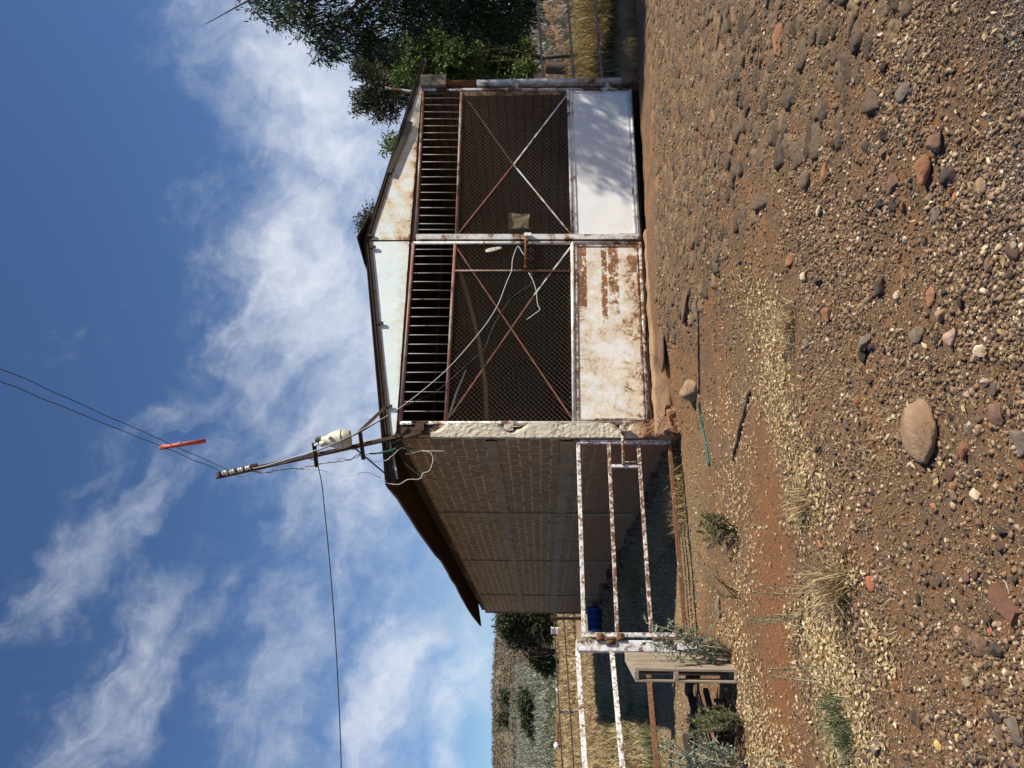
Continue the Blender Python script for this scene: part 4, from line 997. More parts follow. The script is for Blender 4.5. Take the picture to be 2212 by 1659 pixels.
for k_, (Xa, Xb, mt_) in enumerate(((1248, 1264, 'side_gate'), (1322, 1345, 'side_gate'), (1397, 1419, 'side_gate_bare'))):
    a = at(Xa, 1409, 9.10); b = at(Xb, 1659, 7.56); mb = MB(); mb.beam(a, b + (b - a) * 1.2, .052, .052); o = bevel(obj('rail', mb, M[mt_], lf), .005)
    if k_ == 2: o['label'] = 'lowest rail, mostly bare rust'
mb = MB(); b = at(1264, 1659, 7.56); a = at(1248, 1409, 9.1); e = b + (b - a) * 1.2; mb.box((e[0], e[1], .45), ax, gn, Z, .06, .06, .75); bevel(obj('fence_post', mb, M['post_white'], lf), .006)

fr_ = thing('pipe_fence', 'grey pipe rail fence running right from the right pillar', 'fence', tuple(Fp(pr + .1, 0)))
for (Xa, Xb) in ((1174, 1161), (1240, 1226), (1301, 1285)):
    a = at(Xa, 172, 12.45); b = at(Xb, 0, 12.75); mb = MB(); mb.tube([a, b + (b - a) * 1.6], .020, 10); obj('rail', mb, M['fence_grey'], fr_, True)
mb = MB(); e = at(1226, 0, 12.75) + (at(1226, 0, 12.75) - at(1240, 172, 12.45)) * 1.5; mb.tube([(e[0], e[1], -.1), (e[0], e[1], 1.9)], .04, 12); obj('fence_post', mb, M['fence_grey'], fr_, True)

ff = thing('far_rail_fence', 'thin dark four rail fence crossing the dry field behind the shed', 'fence', tuple(at(1280, 1420, 34)))
ZB = lambda x, y: (1042.4 + .2228 * x, 1289.3 + .2228 * y)
dl = lambda Y: 37.0 - 4.5 * (Y - 1322) / 337
for (xa, ya, xb, yb) in ((690, 150, 775, 1659), (785, 150, 885, 1659), (880, 160, 1000, 1659), (975, 160, 1100, 1659)):
    a = ZB(xa, ya); b = ZB(xb, yb); a = at(*a, dl(a[1])); b = at(*b, dl(b[1])); mb = MB(); mb.beam(a - (b - a) * .25, b + (b - a) * .3, .05, .06); o = obj('rail', mb, M['purlin_rust'], ff)
for (x0, x1, y0) in ((660, 1010, 208), (745, 1085, 1110)):
    a = ZB(x0, y0); b = ZB(x1, y0); mb = MB(); mb.beam(at(*a, dl(a[1]) - .05), at(*b, dl(a[1]) - .05), .13, .13, (0, 1, 0)); obj('fence_post', mb, M['purlin_rust'] if y0 < 500 else M['side_gate_rusty'], ff)

# weathered pallet standing on its end
n0 = Gp(1592, 1447); p0 = np.array([n0[0], n0[1], n0[2] - .03]); far = at(1348, 1407, n0[1] * 1.108); top_n = at(1367, 1447, n0[1])
pd = np.array([far[0] - p0[0], far[1] - p0[1], 0]); PWd = np.linalg.norm(pd); pd /= PWd; pnr = np.array([pd[1], -pd[0], 0]); PH = top_n[2] - p0[2]
pal = thing('wooden_pallet', 'grey weathered wooden pallet standing on its end by the white post', 'pallet', tuple(p0))
lean = np.array([0, 0, 1.0])
x_ = 0.0
for w in (.135, .10, .15, .12, .15, .14):
    if x_ + w > PWd: break
    mb = MB(); hh = PH * random.uniform(.985, 1.0); c = p0 + pd * (x_ + w / 2) - pnr * .011 + lean * hh / 2
    mb.box(c, pd, pnr, lean, w / 2 - .004, .011 + random.uniform(0, .003), hh / 2); bevel(obj('face_board', mb, M['wood'], pal), .004); x_ += w
for f in (.03, .40, .97):
    mb = MB(); c = p0 + pd * (PWd / 2) - pnr * .062 + lean * (PH * (1 - f)); mb.box(c, pd, pnr, lean, PWd / 2, .038, .022 if f < .9 else .03); bevel(obj('cross_bearer', mb, M['wood'], pal), .004)
for x0 in (.0, .32, .62):
    mb = MB(); mb.box(p0 + pd * (x0 + .05) - pnr * .111 + lean * PH * .49, pd, pnr, lean, .05, .010, PH * .49); bevel(obj('back_board', mb, M['wood'], pal), .004)

# rusty trailer frame lying behind the low fence
tr0 = at(1520, 1478, 8.15); tr1 = at(1545, 1720, 6.9); tr0[2] = 0; tr1[2] = 0
td = tr1 - tr0; TL_ = np.linalg.norm(td); td /= TL_; tn = np.cross(td, Z); tn = tn if tn[1] < 0 else -tn
tf = thing('rusty_trailer', 'rust brown steel trailer bed half hidden in weeds behind the low fence', 'trailer', (tr0[0], tr0[1], -.22))
zt_ = at(1480, 1500, 8.15)[2]
def TP(a, b, z): return tr0 + td * a + tn * b + Z * z
mb = MB(); mb.beam(TP(.1, 0, zt_ - .03), TP(3.0, 0, zt_ - .03), .05, .06); mb.beam(TP(.1, .015, zt_ - .12), TP(3.0, .015, zt_ - .12), .03, .012); mb.beam(TP(.1, .02, zt_ - .19), TP(3.0, .02, zt_ - .19), .05, .05); obj('side_channel', mb, M['purlin_rust'], tf)
mb = MB(); mb.beam(TP(.3, .0, zt_ - .36), TP(3.0, .0, zt_ - .36), .02, .28, Z); obj('side_plate', mb, M['barrel_rust'], tf)
mb = MB(); mb.beam(TP(.1, -.6, zt_ - .03), TP(3.0, -.6, zt_ - .03), .05, .06); obj('far_channel', mb, M['purlin_rust'], tf)
for a in (.2, 1.2, 2.2): mb = MB(); mb.beam(TP(a, -.6, zt_ - .06), TP(a, 0, zt_ - .06), .05, .05); obj('cross_member', mb, M['purlin_rust'], tf)
mb = MB(); n_ = 14; V = []     # half a worn tyre mudguard at the end
for i in range(n_ + 1):
    th = math.pi * (.02 + .72 * i / n_); r_ = .19
    for b in (-.02, .17):
        for rr in (r_, r_ - .018): V.append(TP(.10 - r_ * math.cos(th) * .75, b, zt_ - .17 + r_ * math.sin(th)) + 0 * td if rr == r_ else TP(.10 - rr * math.cos(th) * .75, b, zt_ - .17 + rr * math.sin(th)))
fc = []
for i in range(n_):
    a = i * 4; b = a + 4; fc += [(a, b, b + 2, a + 2), (a + 1, a + 3, b + 3, b + 1), (a, a + 1, b + 1, b), (a + 2, b + 2, b + 3, a + 3)]
mb.add(V, fc); obj('mudguard', mb, M['rubber'], tf, True)
mb = MB(); mb.tube(spl([TP(.35, .12, zt_ - .22), TP(.38, .16, zt_ - .30), TP(.30, .22, zt_ - .40), TP(.2, .28, zt_ - .52)], 5), .018, 8); tag(obj('bent_pipe', mb, M['rust'], tf, True))

# plastic drum lying by the far end of the side wall
dc = at(1291, 1338, 24.0); dc[2] = float(zg(dc[0], dc[1])) + .25
da = np.array([-.86, -.45, -.02]); da /= np.linalg.norm(da)
dr = thing('plastic_drum', 'blue plastic drum lying on its side in the shade of the wall', 'drum', (dc[0], dc[1], dc[2] - .3))
mb = MB(); mb.lathe(dc - da * .44, da, [(z_ * .80 + .08, r_ * .78) for z_, r_ in [(0, .25), (.02, .28), (.06, .275), (.065, .29), (.09, .29), (.095, .278), (.3, .285), (.31, .293), (.34, .293), (.35, .285), (.56, .285), (.57, .293), (.6, .293), (.61, .285), (.79, .278), (.80, .29), (.83, .29), (.86, .27), (.88, .25), (.872, .02)]], 28)
obj('barrel', mb, M['drum_blue'], dr, True)

# far objects in the field
c = at(1199, 1362, 80); mb = MB(); mb.box(c, RT, (0, 1, 0), Z, .28, .2, .33); mb.box(c + Z * .37, RT, (0, 1, 0), Z, .32, .24, .04); mb.box(c - Z * .7, RT, (0, 1, 0), Z, .06, .06, .4)
tag(obj('white_box', mb, M['tank_white']), 'small white box on a stub under the dark field tree', 'box')
wtk = thing('water_tank', 'small white water tank on a dark stand at the field edge', 'tank', tuple(at(1213, 1611, 85)))
c = at(1207, 1611, 85); mb = MB(); mb.lathe(c, Z, [(0, .34), (.4, .34), (.44, .30), (.5, .14), (.54, .14), (.54, .02)], 18); obj('tank', mb, M['tank_white'], wtk, True)
mb = MB(); mb.box(c - Z * .3, RT, (0, 1, 0), Z, .42, .3, .28); obj('stand', mb, M['purlin_rust'], wtk)
mb = MB()
for i in range(12):
    mb.box(at(1208.5, 1560 + i * 4, 84) - Z * .05, RT, (0, 1, 0), Z, .085, .08, .32)
mb.box(at(1209, 1582, 84) - Z * .1, RT, (0, 1, 0), Z, 1.2, .05, .26); tag(obj('low_wall', mb, M['pillar_foot']), 'low reddish pillared wall beside the white water tank', 'wall')
c = at(1205, 1491, 90); mb = MB(); mb.add([c + RT * .5 - Z * .2, c - RT * .5 - Z * .2, c + np.array((0, .8, -.2)), c + np.array((0, .3, .33)), ], [(0, 1, 3), (1, 2, 3), (2, 0, 3), (2, 1, 0)]); tag(obj('field_tent', mb, M['tank_white']), 'tiny white pitched tent at the far edge of the dry field', 'tent')
for i, (X_, Y_, l) in enumerate(((1145, 68, 28), (1146, 130, 24))):
    a = at(X_ - l / 2, Y_, 34); b = at(X_ + l / 2 + 6, Y_, 34); mb = MB(); mb.lathe(b, Z, [(0, .045), (a[2] - b[2], .045), (a[2] - b[2] + .01, .03), (a[2] - b[2] + .01, .005)], 10)
    tag(obj('marker_post', mb, M['tank_white'], None, True), ('taller' if i == 0 else 'shorter') + ' thin white marker post in front of the blue agaves on the right', 'post', 'white marker posts by the agaves')

# ------------------------------------------------------------------ plants
def pixel_of(x, y, z):
    d = np.stack([x, y, z], 1) - CAM; f = d @ FW; return 1106 - (d @ UP) / f * F, 829.5 - (d @ RT) / f * F
def unit(v): return v / (np.linalg.norm(v, axis=-1, keepdims=True) + 1e-9)
def rand_unit(n): return unit(RNG.normal(size=(n, 3)))
def leaf_quads(pos, d, up, L, W_, fold=.25, lance=True):
    """folded leaves, 6 vertices each: base, two sides at the widest place, tip, plus mid rib"""
    n = len(pos); d = unit(d); side = unit(np.cross(d, up)); nr = np.cross(side, d)
    L = np.broadcast_to(L, (n,))[:, None]; W_ = np.broadcast_to(W_, (n,))[:, None]; w = W_ / 2
    b = pos; m_ = pos + d * L * .45 - nr * w * fold; tip = pos + d * L - nr * L * .08
    l = pos + d * L * .4 + side * w; r = pos + d * L * .4 - side * w
    V = np.stack([b, l, m_, r, tip], 1).reshape(-1, 3)
    k = np.arange(n)[:, None] * 5
    T = np.concatenate([k + [0, 2, 1], k + [0, 3, 2], k + [1, 2, 4], k + [2, 3, 4]], 1).reshape(-1, 3)
    return V, T
def blades(pos, az, lean, L, W_, droop=.4):
    """grass blades, 5 vertices each"""
    n = len(pos); h = np.stack([np.cos(az), np.sin(az), np.zeros(n)], 1); s_ = np.stack([-np.sin(az), np.cos(az), np.zeros(n)], 1)
    up = np.array([0, 0, 1.0]); lean = np.broadcast_to(lean, (n,))[:, None]; L = np.broadcast_to(L, (n,))[:, None]; W_ = np.broadcast_to(W_, (n,))[:, None]; droop = np.broadcast_to(droop, (n,))[:, None]
    d1 = unit(up * np.cos(lean) + h * np.sin(lean)); d2 = unit(up * np.cos(lean + droop) + h * np.sin(lean + droop))
    m_ = pos + d1 * L * .55; t_ = m_ + d2 * L * .45
    V = np.stack([pos - s_ * W_ / 2, pos + s_ * W_ / 2, m_ + s_ * W_ * .4, m_ - s_ * W_ * .4, t_], 1).reshape(-1, 3)
    k = np.arange(n)[:, None] * 5
    return V, np.concatenate([k + [0, 1, 2], k + [0, 2, 3], k + [3, 2, 4]], 1).reshape(-1, 3)
def rep(a, k): return np.repeat(a, k)
def bulk(name, V, T, material, parent=None, rnd=None, smooth=False):
    return mesh_obj(name, V, np.asarray(T), material, parent, smooth, {'rnd': rnd})
def join(parts):
    V, T, Rr = [], [], []; n = 0
    for v, t_, r in parts: V.append(v); T.append(t_ + n); Rr.append(r); n += len(v)
    return np.concatenate(V), np.concatenate(T), np.concatenate(Rr)

def crown_leaves(clumps, n, L, W_, droop=.5, per=5):
    """leaves gathered round clump centres; clumps: (centre, radius, weight)"""
    c = np.array([q[0] for q in clumps], float); r = np.array([q[1] for q in clumps], float); w = np.array([q[2] for q in clumps], float)
    twigs = n // per; i = RNG.choice(len(c), twigs, p=w / w.sum())
    tw = c[i] + unit(RNG.normal(size=(twigs, 3))) * (r[i] * RNG.random(twigs) ** .45)[:, None] * np.array([1, 1, .85])
    out = unit(tw - c[i]) * .6 + RNG.normal(size=(twigs, 3)) * .5; out[:, 2] -= droop; out = unit(out)
    k = per; pos = np.repeat(tw, k, 0) + np.repeat(out, k, 0) * (np.tile(np.arange(k), twigs) * L * .42)[:, None] + RNG.normal(size=(twigs * k, 3)) * L * .12
    d = np.repeat(out, k, 0) + RNG.normal(size=(twigs * k, 3)) * .55; d[:, 2] -= droop * .5
    up = RNG.normal(size=(twigs * k, 3)) * .6 + np.array([0, 0, 1.0])
    sc = RNG.uniform(.65, 1.25, twigs * k)
    V, T = leaf_quads(pos, d, up, L * sc, W_ * sc)
    base = np.repeat(RNG.random(twigs), k) * .55 + RNG.random(twigs * k) * .45
    return V, T, rep(base, 5)
def limb_tree(root, base, tips, r0, material, name='trunk', kink=.12):
    """trunk that splits towards the clump centres"""
    base = np.asarray(base, float); mb = MB(); top = np.mean(tips, 0); fork = base + (top - base) * .34; fork[0:2] = base[0:2] + (top - base)[0:2] * .2
    mb.tube(spl([base - Z * .2, base + (fork - base) * .5 + RNG.normal(size=3) * kink * .3, fork], 5), np.linspace(r0 * 1.25, r0 * .8, 11), 9)
    for t_ in tips:
        mid = fork + (np.asarray(t_) - fork) * .5 + RNG.normal(size=3) * kink + Z * .15
        p = spl([fork - Z * .05, mid, t_], 6); mb.tube(p, np.linspace(r0 * .5, r0 * .06, len(p)), 6)
        for _ in range(3):
            q = p[RNG.integers(4, len(p) - 1)]; e = q + rand_unit(1)[0] * np.linalg.norm(np.asarray(t_) - fork) * .28; pp_ = spl([q, (q + e) / 2 + RNG.normal(size=3) * .03, e], 4); mb.tube(pp_, np.linspace(r0 * .12, r0 * .03, len(pp_)), 5)
    return obj(name, mb, material, root, True)

# the dark tree that leans into the picture from the right and throws its dappled shade on the gate
tb = np.array([8.6, 13.2, float(zg(8.6, 13.2))])
nt = thing('shade_tree', 'dark lance leaved tree leaning over the forecourt from the right', 'tree', tuple(tb))
cl = []
def shade(s_, h_, t_): return Fp(s_, h_) + SUN * t_
for s_, h_, r_, w_ in ((5.3, .9, .30, .8), (5.0, 1.15, .30, 1.0), (4.75, .75, .26, .8), (4.6, 1.2, .30, 1.1), (4.35, .95, .28, 1.0), (4.15, 1.25, .28, .9), (3.95, .8, .26, .6), (4.2, .5, .24, .45), (3.75, .55, .24, .4), (3.6, .3, .22, .35), (4.9, .35, .24, .4),
                       (5.3, 1.6, .35, 1.0), (5.5, 2.2, .4, 1.0), (5.1, 1.9, .35, .8), (5.4, 3.0, .35, .8), (5.0, 3.55, .18, .35), (4.5, 1.7, .3, .6), (5.5, 3.6, .25, .6), (5.6, .9, .3, .9), (5.6, 1.7, .3, .9), (5.62, 2.5, .3, .9), (4.7, .9, .28, .9), (4.0, .45, .24, .4), (4.5, .6, .26, .6), (4.6, 3.6, .14, .2)):
    c = shade(s_, h_, RNG.uniform(6.2, 7.6))
    while pixel_of(c[0:1], c[1:2], c[2:3])[1][0] + r_ * F / c[1] > -12: c = c + SUN * .25
    cl.append((c, r_ * 1.0, w_ * .62))
for _ in range(110):     # the part over the ground right of the gate
    p = O + RNG.uniform(4.9, 10.5) * DF + RNG.uniform(-2.0, .75) * NF; c = p + SUN * RNG.uniform(6.0, 8.2)
    if pixel_of(c[0:1], c[1:2], c[2:3])[1][0] < -60: cl.append((c, RNG.uniform(.3, .5), 2.2))
for _ in range(60):     # the rest of the crown above the trunk
    d = rand_unit(1)[0]; rr = RNG.random() ** .33; c = np.array([9.3, 13.6, 6.3]) + d * rr * np.array([2.3, 1.9, 2.6])
    if pixel_of(c[0:1], c[1:2], c[2:3])[1][0] < -20: cl.append((c, RNG.uniform(.4, .65), .7))
spr = [(545, 0, .20), (565, 8, .28), (585, 25, .22), (605, 40, .20), (600, 8, .3), (640, 20, .32), (655, 50, .26), (672, 78, .20), (690, 100, .22), (705, 118, .20), (722, 100, .22), (735, 70, .30), (752, 100, .20), (775, 100, .20), (770, 60, .34), (760, 20, .4), (800, 85, .25), (820, 50, .38), (840, 100, .22), (850, 118, .14), (868, 60, .36), (885, 95, .22), (905, 70, .32), (930, 30, .42), (950, 80, .32), (975, 40, .42), (990, 90, .28), (1010, 60, .40), (1030, 100, .24), (1040, 30, .45), (1060, 85, .36), (1075, 110, .18), (1085, 60, .42), (1105, 90, .30), (1112, 30, .40), (1128, 70, .28), (1138, 40, .2), (1000, 112, .18), (700, 30, .4), (690, 65, .26), (640, -30, .4), (820, -10, .45), (900, -20, .45), (985, -30, .5), (1060, -20, .5), (1110, -30, .45), (900, 10, .42), (860, 10, .42)]
for X_, Y_, r_ in spr:
    if X_ > 865: Y_ -= 34; r_ *= .78
    cl.append((at(X_, Y_, RNG.uniform(13.0, 14.6)), r_ * .98, (1.9 if X_ > 870 else 1.25) * (r_ / .35) ** 2))
V, T, rr = crown_leaves(cl, 165000, .104, .028, .6)
bulk('crown', V, T, M['leaf_dark'], nt, rr)
tips = [c for c, r, w in cl[::5]] + [at(580, 15, 13.8), at(640, 20, 13.6), at(700, 80, 13.6), at(760, 50, 13.6), at(900, 50, 14), at(1040, 50, 14)]
limb_tree(nt, tb, tips, .20, M['bark'])

def simple_tree(name, label, group, base, clumps, n, L, W_, lm, r0=.12, tipk=2, cat='tree'):
    root = thing(name, label, cat, tuple(base), group)
    V, T, rr = crown_leaves(clumps, n, L, W_, .25); bulk('crown', V, T, M[lm], root, rr)
    limb_tree(root, base, [c for c, r, w in clumps[::tipk]], r0, M['bark'], kink=.2); return root
def px_clumps(lst, dep, spread=1.2):
    return [(at(X_, Y_, dep + RNG.uniform(-spread, spread)), r_ / F * dep, r_ ** 2) for X_, Y_, r_ in lst]
dA = 24
b_ = at(1180, 120, dA); b_[2] = float(zg(b_[0], b_[1]))
simple_tree('leafy_tree', 'bright green leafy tree right behind the right end of the shed', None, b_,
            px_clumps([(870, 165, 26), (900, 140, 34), (930, 170, 34), (930, 115, 36), (965, 150, 40), (960, 95, 40), (1000, 130, 42), (1000, 80, 42), (1040, 160, 36), (1040, 110, 42), (1080, 140, 38), (1085, 90, 42), (1115, 160, 30), (1120, 120, 34), (900, 90, 34), (1050, 60, 44), (960, 40, 46), (1000, 195, 26), (1060, 195, 26), (1110, 190, 24), (930, 205, 22), (1135, 150, 20)], dA, 1.5), 42000, .12, .062, 'leaf_mid', .07)
dB = 32
b_ = at(1180, 150, dB); b_[2] = float(zg(b_[0], b_[1]))
simple_tree('tall_tree', 'olive green taller tree with bare twigs, behind the leafy one', None, b_,
            px_clumps([(785, 120, 24), (775, 150, 16), (790, 148, 24), (815, 135, 26), (810, 165, 22), (790, 200, 14), (775, 212, 16), (772, 232, 12), (800, 220, 20), (825, 190, 28), (830, 225, 24), (845, 245, 14), (850, 160, 30), (870, 200, 28), (845, 120, 26), (880, 130, 30), (815, 250, 10), (870, 100, 28), (800, 90, 18)], dB, 1.6), 22000, .13, .06, 'leaf_olive', .2)
dC = 30
b_ = at(1170, 318, dC); b_[2] = float(zg(b_[0], b_[1]))
simple_tree('rear_tree', 'green sprigs of a tree just topping the right roof slope', None, b_, px_clumps([(838, 300, 9), (832, 318, 8), (848, 315, 12), (860, 330, 12), (880, 310, 16), (900, 325, 18)], dC, .4), 1800, .15, .07, 'leaf_mid', .08, 1)
dD = 40
b_ = at(1170, 470, dD); b_[2] = float(zg(b_[0], b_[1]))
simple_tree('rear_tree', 'dark round tree top showing beside the ridge cap', None, b_, px_clumps([(787, 475, 14), (795, 495, 16), (783, 495, 9), (810, 470, 18), (800, 452, 10), (820, 500, 24), (835, 480, 24)], dD, .6), 3600, .17, .085, 'leaf_olive', .12, 1)

# trees beyond the dry field on the left
def far_tree(label, lst, dep, n, L, lm, baseX, baseY, group=None, r0=.14, name='field_tree'):
    b_ = at(baseX, baseY, dep); return simple_tree(name, label, group, b_, px_clumps(lst, dep, 1.5), n, L, L * .5, lm, r0)
far_tree('large green tree at the far end of the side wall', [(1090, 1335, 18), (1085, 1355, 14), (1100, 1365, 18), (1115, 1335, 22), (1125, 1360, 22), (1140, 1340, 24), (1150, 1375, 18), (1165, 1345, 24), (1175, 1370, 20), (1130, 1385, 14), (1108, 1388, 12), (1180, 1335, 18), (1100, 1320, 18), (1140, 1315, 20)], 92, 15000, .38, 'leaf_olive', 1200, 1355, r0=.2)
far_tree('low dark bush in the field to the left of the bare tree', [(1150, 1420, 9), (1160, 1432, 10), (1172, 1425, 11), (1180, 1440, 12), (1187, 1428, 11), (1168, 1446, 8), (1190, 1450, 8)], 92, 3400, .34, 'leaf_dark', 1198, 1434, name='field_bush')
rt = thing('bare_tree', 'bare twiggy tree in the field beside the dark bush', 'tree', tuple(at(1199, 1408, 91)))
mb = MB(); b_ = at(1199, 1408, 91)
for i in range(26):
    e = at(RNG.uniform(1120, 1165), RNG.uniform(1385, 1432), 91 + RNG.uniform(-1, 1)); p = spl([b_ + RNG.normal(size=3) * .15, (b_ + e) / 2 + RNG.normal(size=3) * .25, e], 4); mb.tube(p, np.linspace(.06, .018, len(p)), 5)
obj('limb', mb, M['bark'], rt)
for k_, (lab, lst, bx, by, dep) in enumerate((('feathery tree standing in the middle of the hillside agave field', [(1128, 1500, 10), (1135, 1515, 13), (1140, 1530, 13), (1132, 1545, 12), (1145, 1555, 14), (1140, 1575, 12), (1150, 1590, 9), (1128, 1530, 10), (1150, 1535, 10)], 1160, 1540, 190),
        ('rounded dark tree near the hilltop fields', [(1088, 1500, 8), (1092, 1510, 9), (1096, 1495, 8), (1085, 1515, 6)], 1104, 1503, 330), ('small dark tree higher on the hill to the left', [(1085, 1545, 7), (1090, 1552, 8), (1083, 1558, 6)], 1098, 1550, 340))):
    far_tree(lab, lst, dep, 2600 if k_ == 0 else 900, .8 if k_ == 0 else 1.2, 'leaf_olive', bx, by)

def clump_field(n, xy, zf, size, leaves_per, L, lm, name, label, kindlabel, cat='scrub', jitter=None):
    x, y = xy; z = zf(x, y); m_ = len(x); k = leaves_per; s_ = size
    c = np.stack([x, y, z + s_ * .55], 1)
    off = unit(RNG.normal(size=(m_ * k, 3))) * (RNG.random(m_ * k) ** .4)[:, None]; off[:, 2] = off[:, 2] * .75
    pos = np.repeat(c, k, 0) + off * np.repeat(s_, k)[:, None]
    d = off + RNG.normal(size=(m_ * k, 3)) * .7
    V, T = leaf_quads(pos, d, RNG.normal(size=(m_ * k, 3)) + np.array([0, 0, 1.2]), L * RNG.uniform(.6, 1.3, m_ * k), L * .6 * RNG.uniform(.6, 1.3, m_ * k))
    rr = rep(np.clip(np.repeat(RNG.random(m_), k) * .75 + RNG.random(m_ * k) * .3, 0, 1), 5)
    o = bulk(name, V, T, M[lm], None, rr); return tag(o, label, cat, kind='stuff')
# scrub all over the hill except in the agave fields
def hill_xy(n, y0, y1):
    y = y0 + (y1 - y0) * RNG.random(n) ** .8; x = RNG.uniform(-.56, .56, n) * y; return x, y
x, y = hill_xy(8500, 150, 520); PX_, PY_ = pixel_of(x, y, hill_z(x, y))
open_ = (PX_ > 1118 + 8 * fbm(x * .02, y * .02, 3, 77)) & (PY_ > 1432 + (PX_ - 1150) * .25 + 30 * fbm(x * .03, y * .03, 3, 79)) | (np.abs(PX_ - 1106 - 6 * fbm(x * .02, y * .01, 2, 80)) < 4) & (PY_ > 1520)
x, y = x[~open_], y[~open_]
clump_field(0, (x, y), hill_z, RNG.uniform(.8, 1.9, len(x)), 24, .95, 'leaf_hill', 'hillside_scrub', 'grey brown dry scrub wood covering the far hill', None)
x, y = hill_xy(1300, 108, 150); keep = x < 0; x, y = x[keep], y[keep]
clump_field(0, (x, y), hill_z, RNG.uniform(.4, .9, len(x)), 16, .5, 'leaf_green', 'field_edge_shrubs', 'low green shrubs along the far edge of the dry field', None)

def agave_rosette(n_leaf, s_):
    az = RNG.uniform(0, 2 * math.pi, n_leaf); el = RNG.uniform(.25, 1.35, n_leaf); d = np.stack([np.cos(az) * np.cos(el), np.sin(az) * np.cos(el), np.sin(el)], 1)
    return leaf_quads(d * s_ * .05, d, np.tile([0, 0, 1.0], (n_leaf, 1)) + RNG.normal(size=(n_leaf, 3)) * .05, s_ * RNG.uniform(.8, 1.1, n_leaf), s_ * .13, .6)
# hillside agave rows (uncountable) and the nearer agaves on the right (things)
rows = np.arange(-150, 0, 2.6); cols = np.arange(118, 360, 1.6)
X_, Y_ = np.meshgrid(rows, cols); x = X_.ravel() + .35 * Y_.ravel() * 0 + RNG.normal(size=X_.size) * .2 - (Y_.ravel() - 118) * .12; y = Y_.ravel() + RNG.normal(size=X_.size) * .25
PX_, PY_ = pixel_of(x, y, hill_z(x, y)); keep = (PY_ > 1400) & (PY_ < 1780) & (PX_ > 1100); x, y = x[keep], y[keep]
parts = []
tmpl = [agave_rosette(14, 1.25) for _ in range(5)]
for i in range(len(x)):
    v, t_ = tmpl[i % 5]; a = RNG.random() * 6.28; R2 = np.array([[math.cos(a), -math.sin(a), 0], [math.sin(a), math.cos(a), 0], [0, 0, 1]]); s_ = RNG.uniform(.75, 1.2)
    parts.append((v @ R2.T * s_ + np.array([x[i], y[i], float(hill_z(x[i], y[i])) + .05]), t_, np.full(len(v), RNG.random())))
V, T, rr = join(parts); tag(bulk('agave_field', V, T, M['agave'], None, rr), 'rows of blue grey agave planted on the far slope', 'agave field', kind='stuff')
proto = None
for i in range(80):
    if i < 2: X_, Y_, dep = ((1150, 8, 30), (1158, 45, 33))[i]
    else: X_, Y_, dep = 0, RNG.uniform(-120, 200), RNG.uniform(30, 62)
    p = at(1160, Y_, dep); p[2] = float(zg(p[0], p[1]))
    s_ = RNG.uniform(.38, .6) * (1.4 if i == 0 else 1)
    if proto is None:
        v, t_ = agave_rosette(34, 1.0); proto = bulk('agave', v, t_, M['agave'], None, rep(RNG.random(34), 5)); o = proto
    else: o = proto.copy(); C.objects.link(o)
    o.location = p; o.rotation_euler = (0, 0, RNG.random() * 6.28); o.scale = (s_,) * 3
    tag(o, 'blue grey agave rosette growing beyond the golden grass on the right', 'agave', 'agaves beyond the right pipe fence')
mb = MB(); bp = at(1157, 144, 27); lumpy(mb, bp - Z * .12, RT, np.array([0, 1.0, 0]), Z, .28, .25, .22, 5, 5, 5, .06, 4, 2); tag(obj('boulder', mb, M['stone_cream'], None, True), 'pale boulder behind the right fence near the agaves', 'boulder')

# dry grass -------------------------------------------------------------
def scatter(n, X0, X1, Y0, Y1):
    X = RNG.uniform(X0, X1, n); Y = RNG.uniform(Y0, Y1, n); return on_ground_arr(X, Y)
def grass(name, label, p, L, W_, lm, lean=(.1, .9), z=None, cat='grass'):
    n = len(p); p = p.copy(); p[:, 2] = G(p[:, 0], p[:, 1]) if z is None else z
    V, T = blades(p, RNG.uniform(0, 6.28, n), RNG.uniform(*lean, n), L * RNG.uniform(.55, 1.3, n), W_ * RNG.uniform(.6, 1.4, n), RNG.uniform(.2, .9, n))
    return tag(bulk(name, V, T, M[lm], None, rep(np.clip(RNG.random(n) * .6 + .75 * (vnoise(p[:, 0] * 1.7, p[:, 1] * 1.1, 4) - .28), 0, 1), 5)), label, cat, kind='stuff')
# the field on the left: denser tufts near, coarser far
n = 120000; y = 8.2 + 40 * RNG.random(n) ** 2.1; x = RNG.uniform(-.60, .12, n) * y
s_, q_ = sq(x, y); t_w = (x - W0[0]) * NW[0] + (y - W0[1]) * NW[1]
pk = vnoise(x * 1.3, y * 1.3, 61); keep = ((t_w > .12) | (y < 10.0) & (s_ < -.15)) & (field_mask(x, y) > RNG.random(n) * .9) & (pk > RNG.random(n) * .55) & (RNG.random(n) < .35 + .65 * sm(9.8, 11.6, y + .3 * x))
x, y = x[keep], y[keep]; p = np.stack([x, y, x * 0], 1)
grass('dry_field_grass', 'dry straw coloured grass covering the field left of the shed', p, (.16 + .010 * y) * (.4 + .6 * sm(2.5, 4.5, (x - W0[0]) * NW[0] + (y - W0[1]) * NW[1])) * (.25 + .75 * sm(10.3, 12.2, y + .3 * x)), .005 + .0010 * y, 'straw', (.3, 1.35))
n = 26000; y = 45 + 70 * RNG.random(n); x = RNG.uniform(-.58, -.1, n) * y; p = np.stack([x, y, x * 0], 1)
grass('far_field_grass', 'dry yellow grass far out in the field', p, .5, .09, 'straw', (.1, 1.0))
# green tinge in the field on the left
n = 9000; y = 10.5 + 16 * RNG.random(n) ** 1.3; x = RNG.uniform(-.56, -.40, n) * y; keep = fbm(x * .6, y * .6, 3, 91) > .02; x, y = x[keep], y[keep]
grass('green_field_weeds', 'low green weeds patching the dry field', np.stack([x, y, x * 0], 1), .22, .012, 'leaf_weed', (.1, .9))
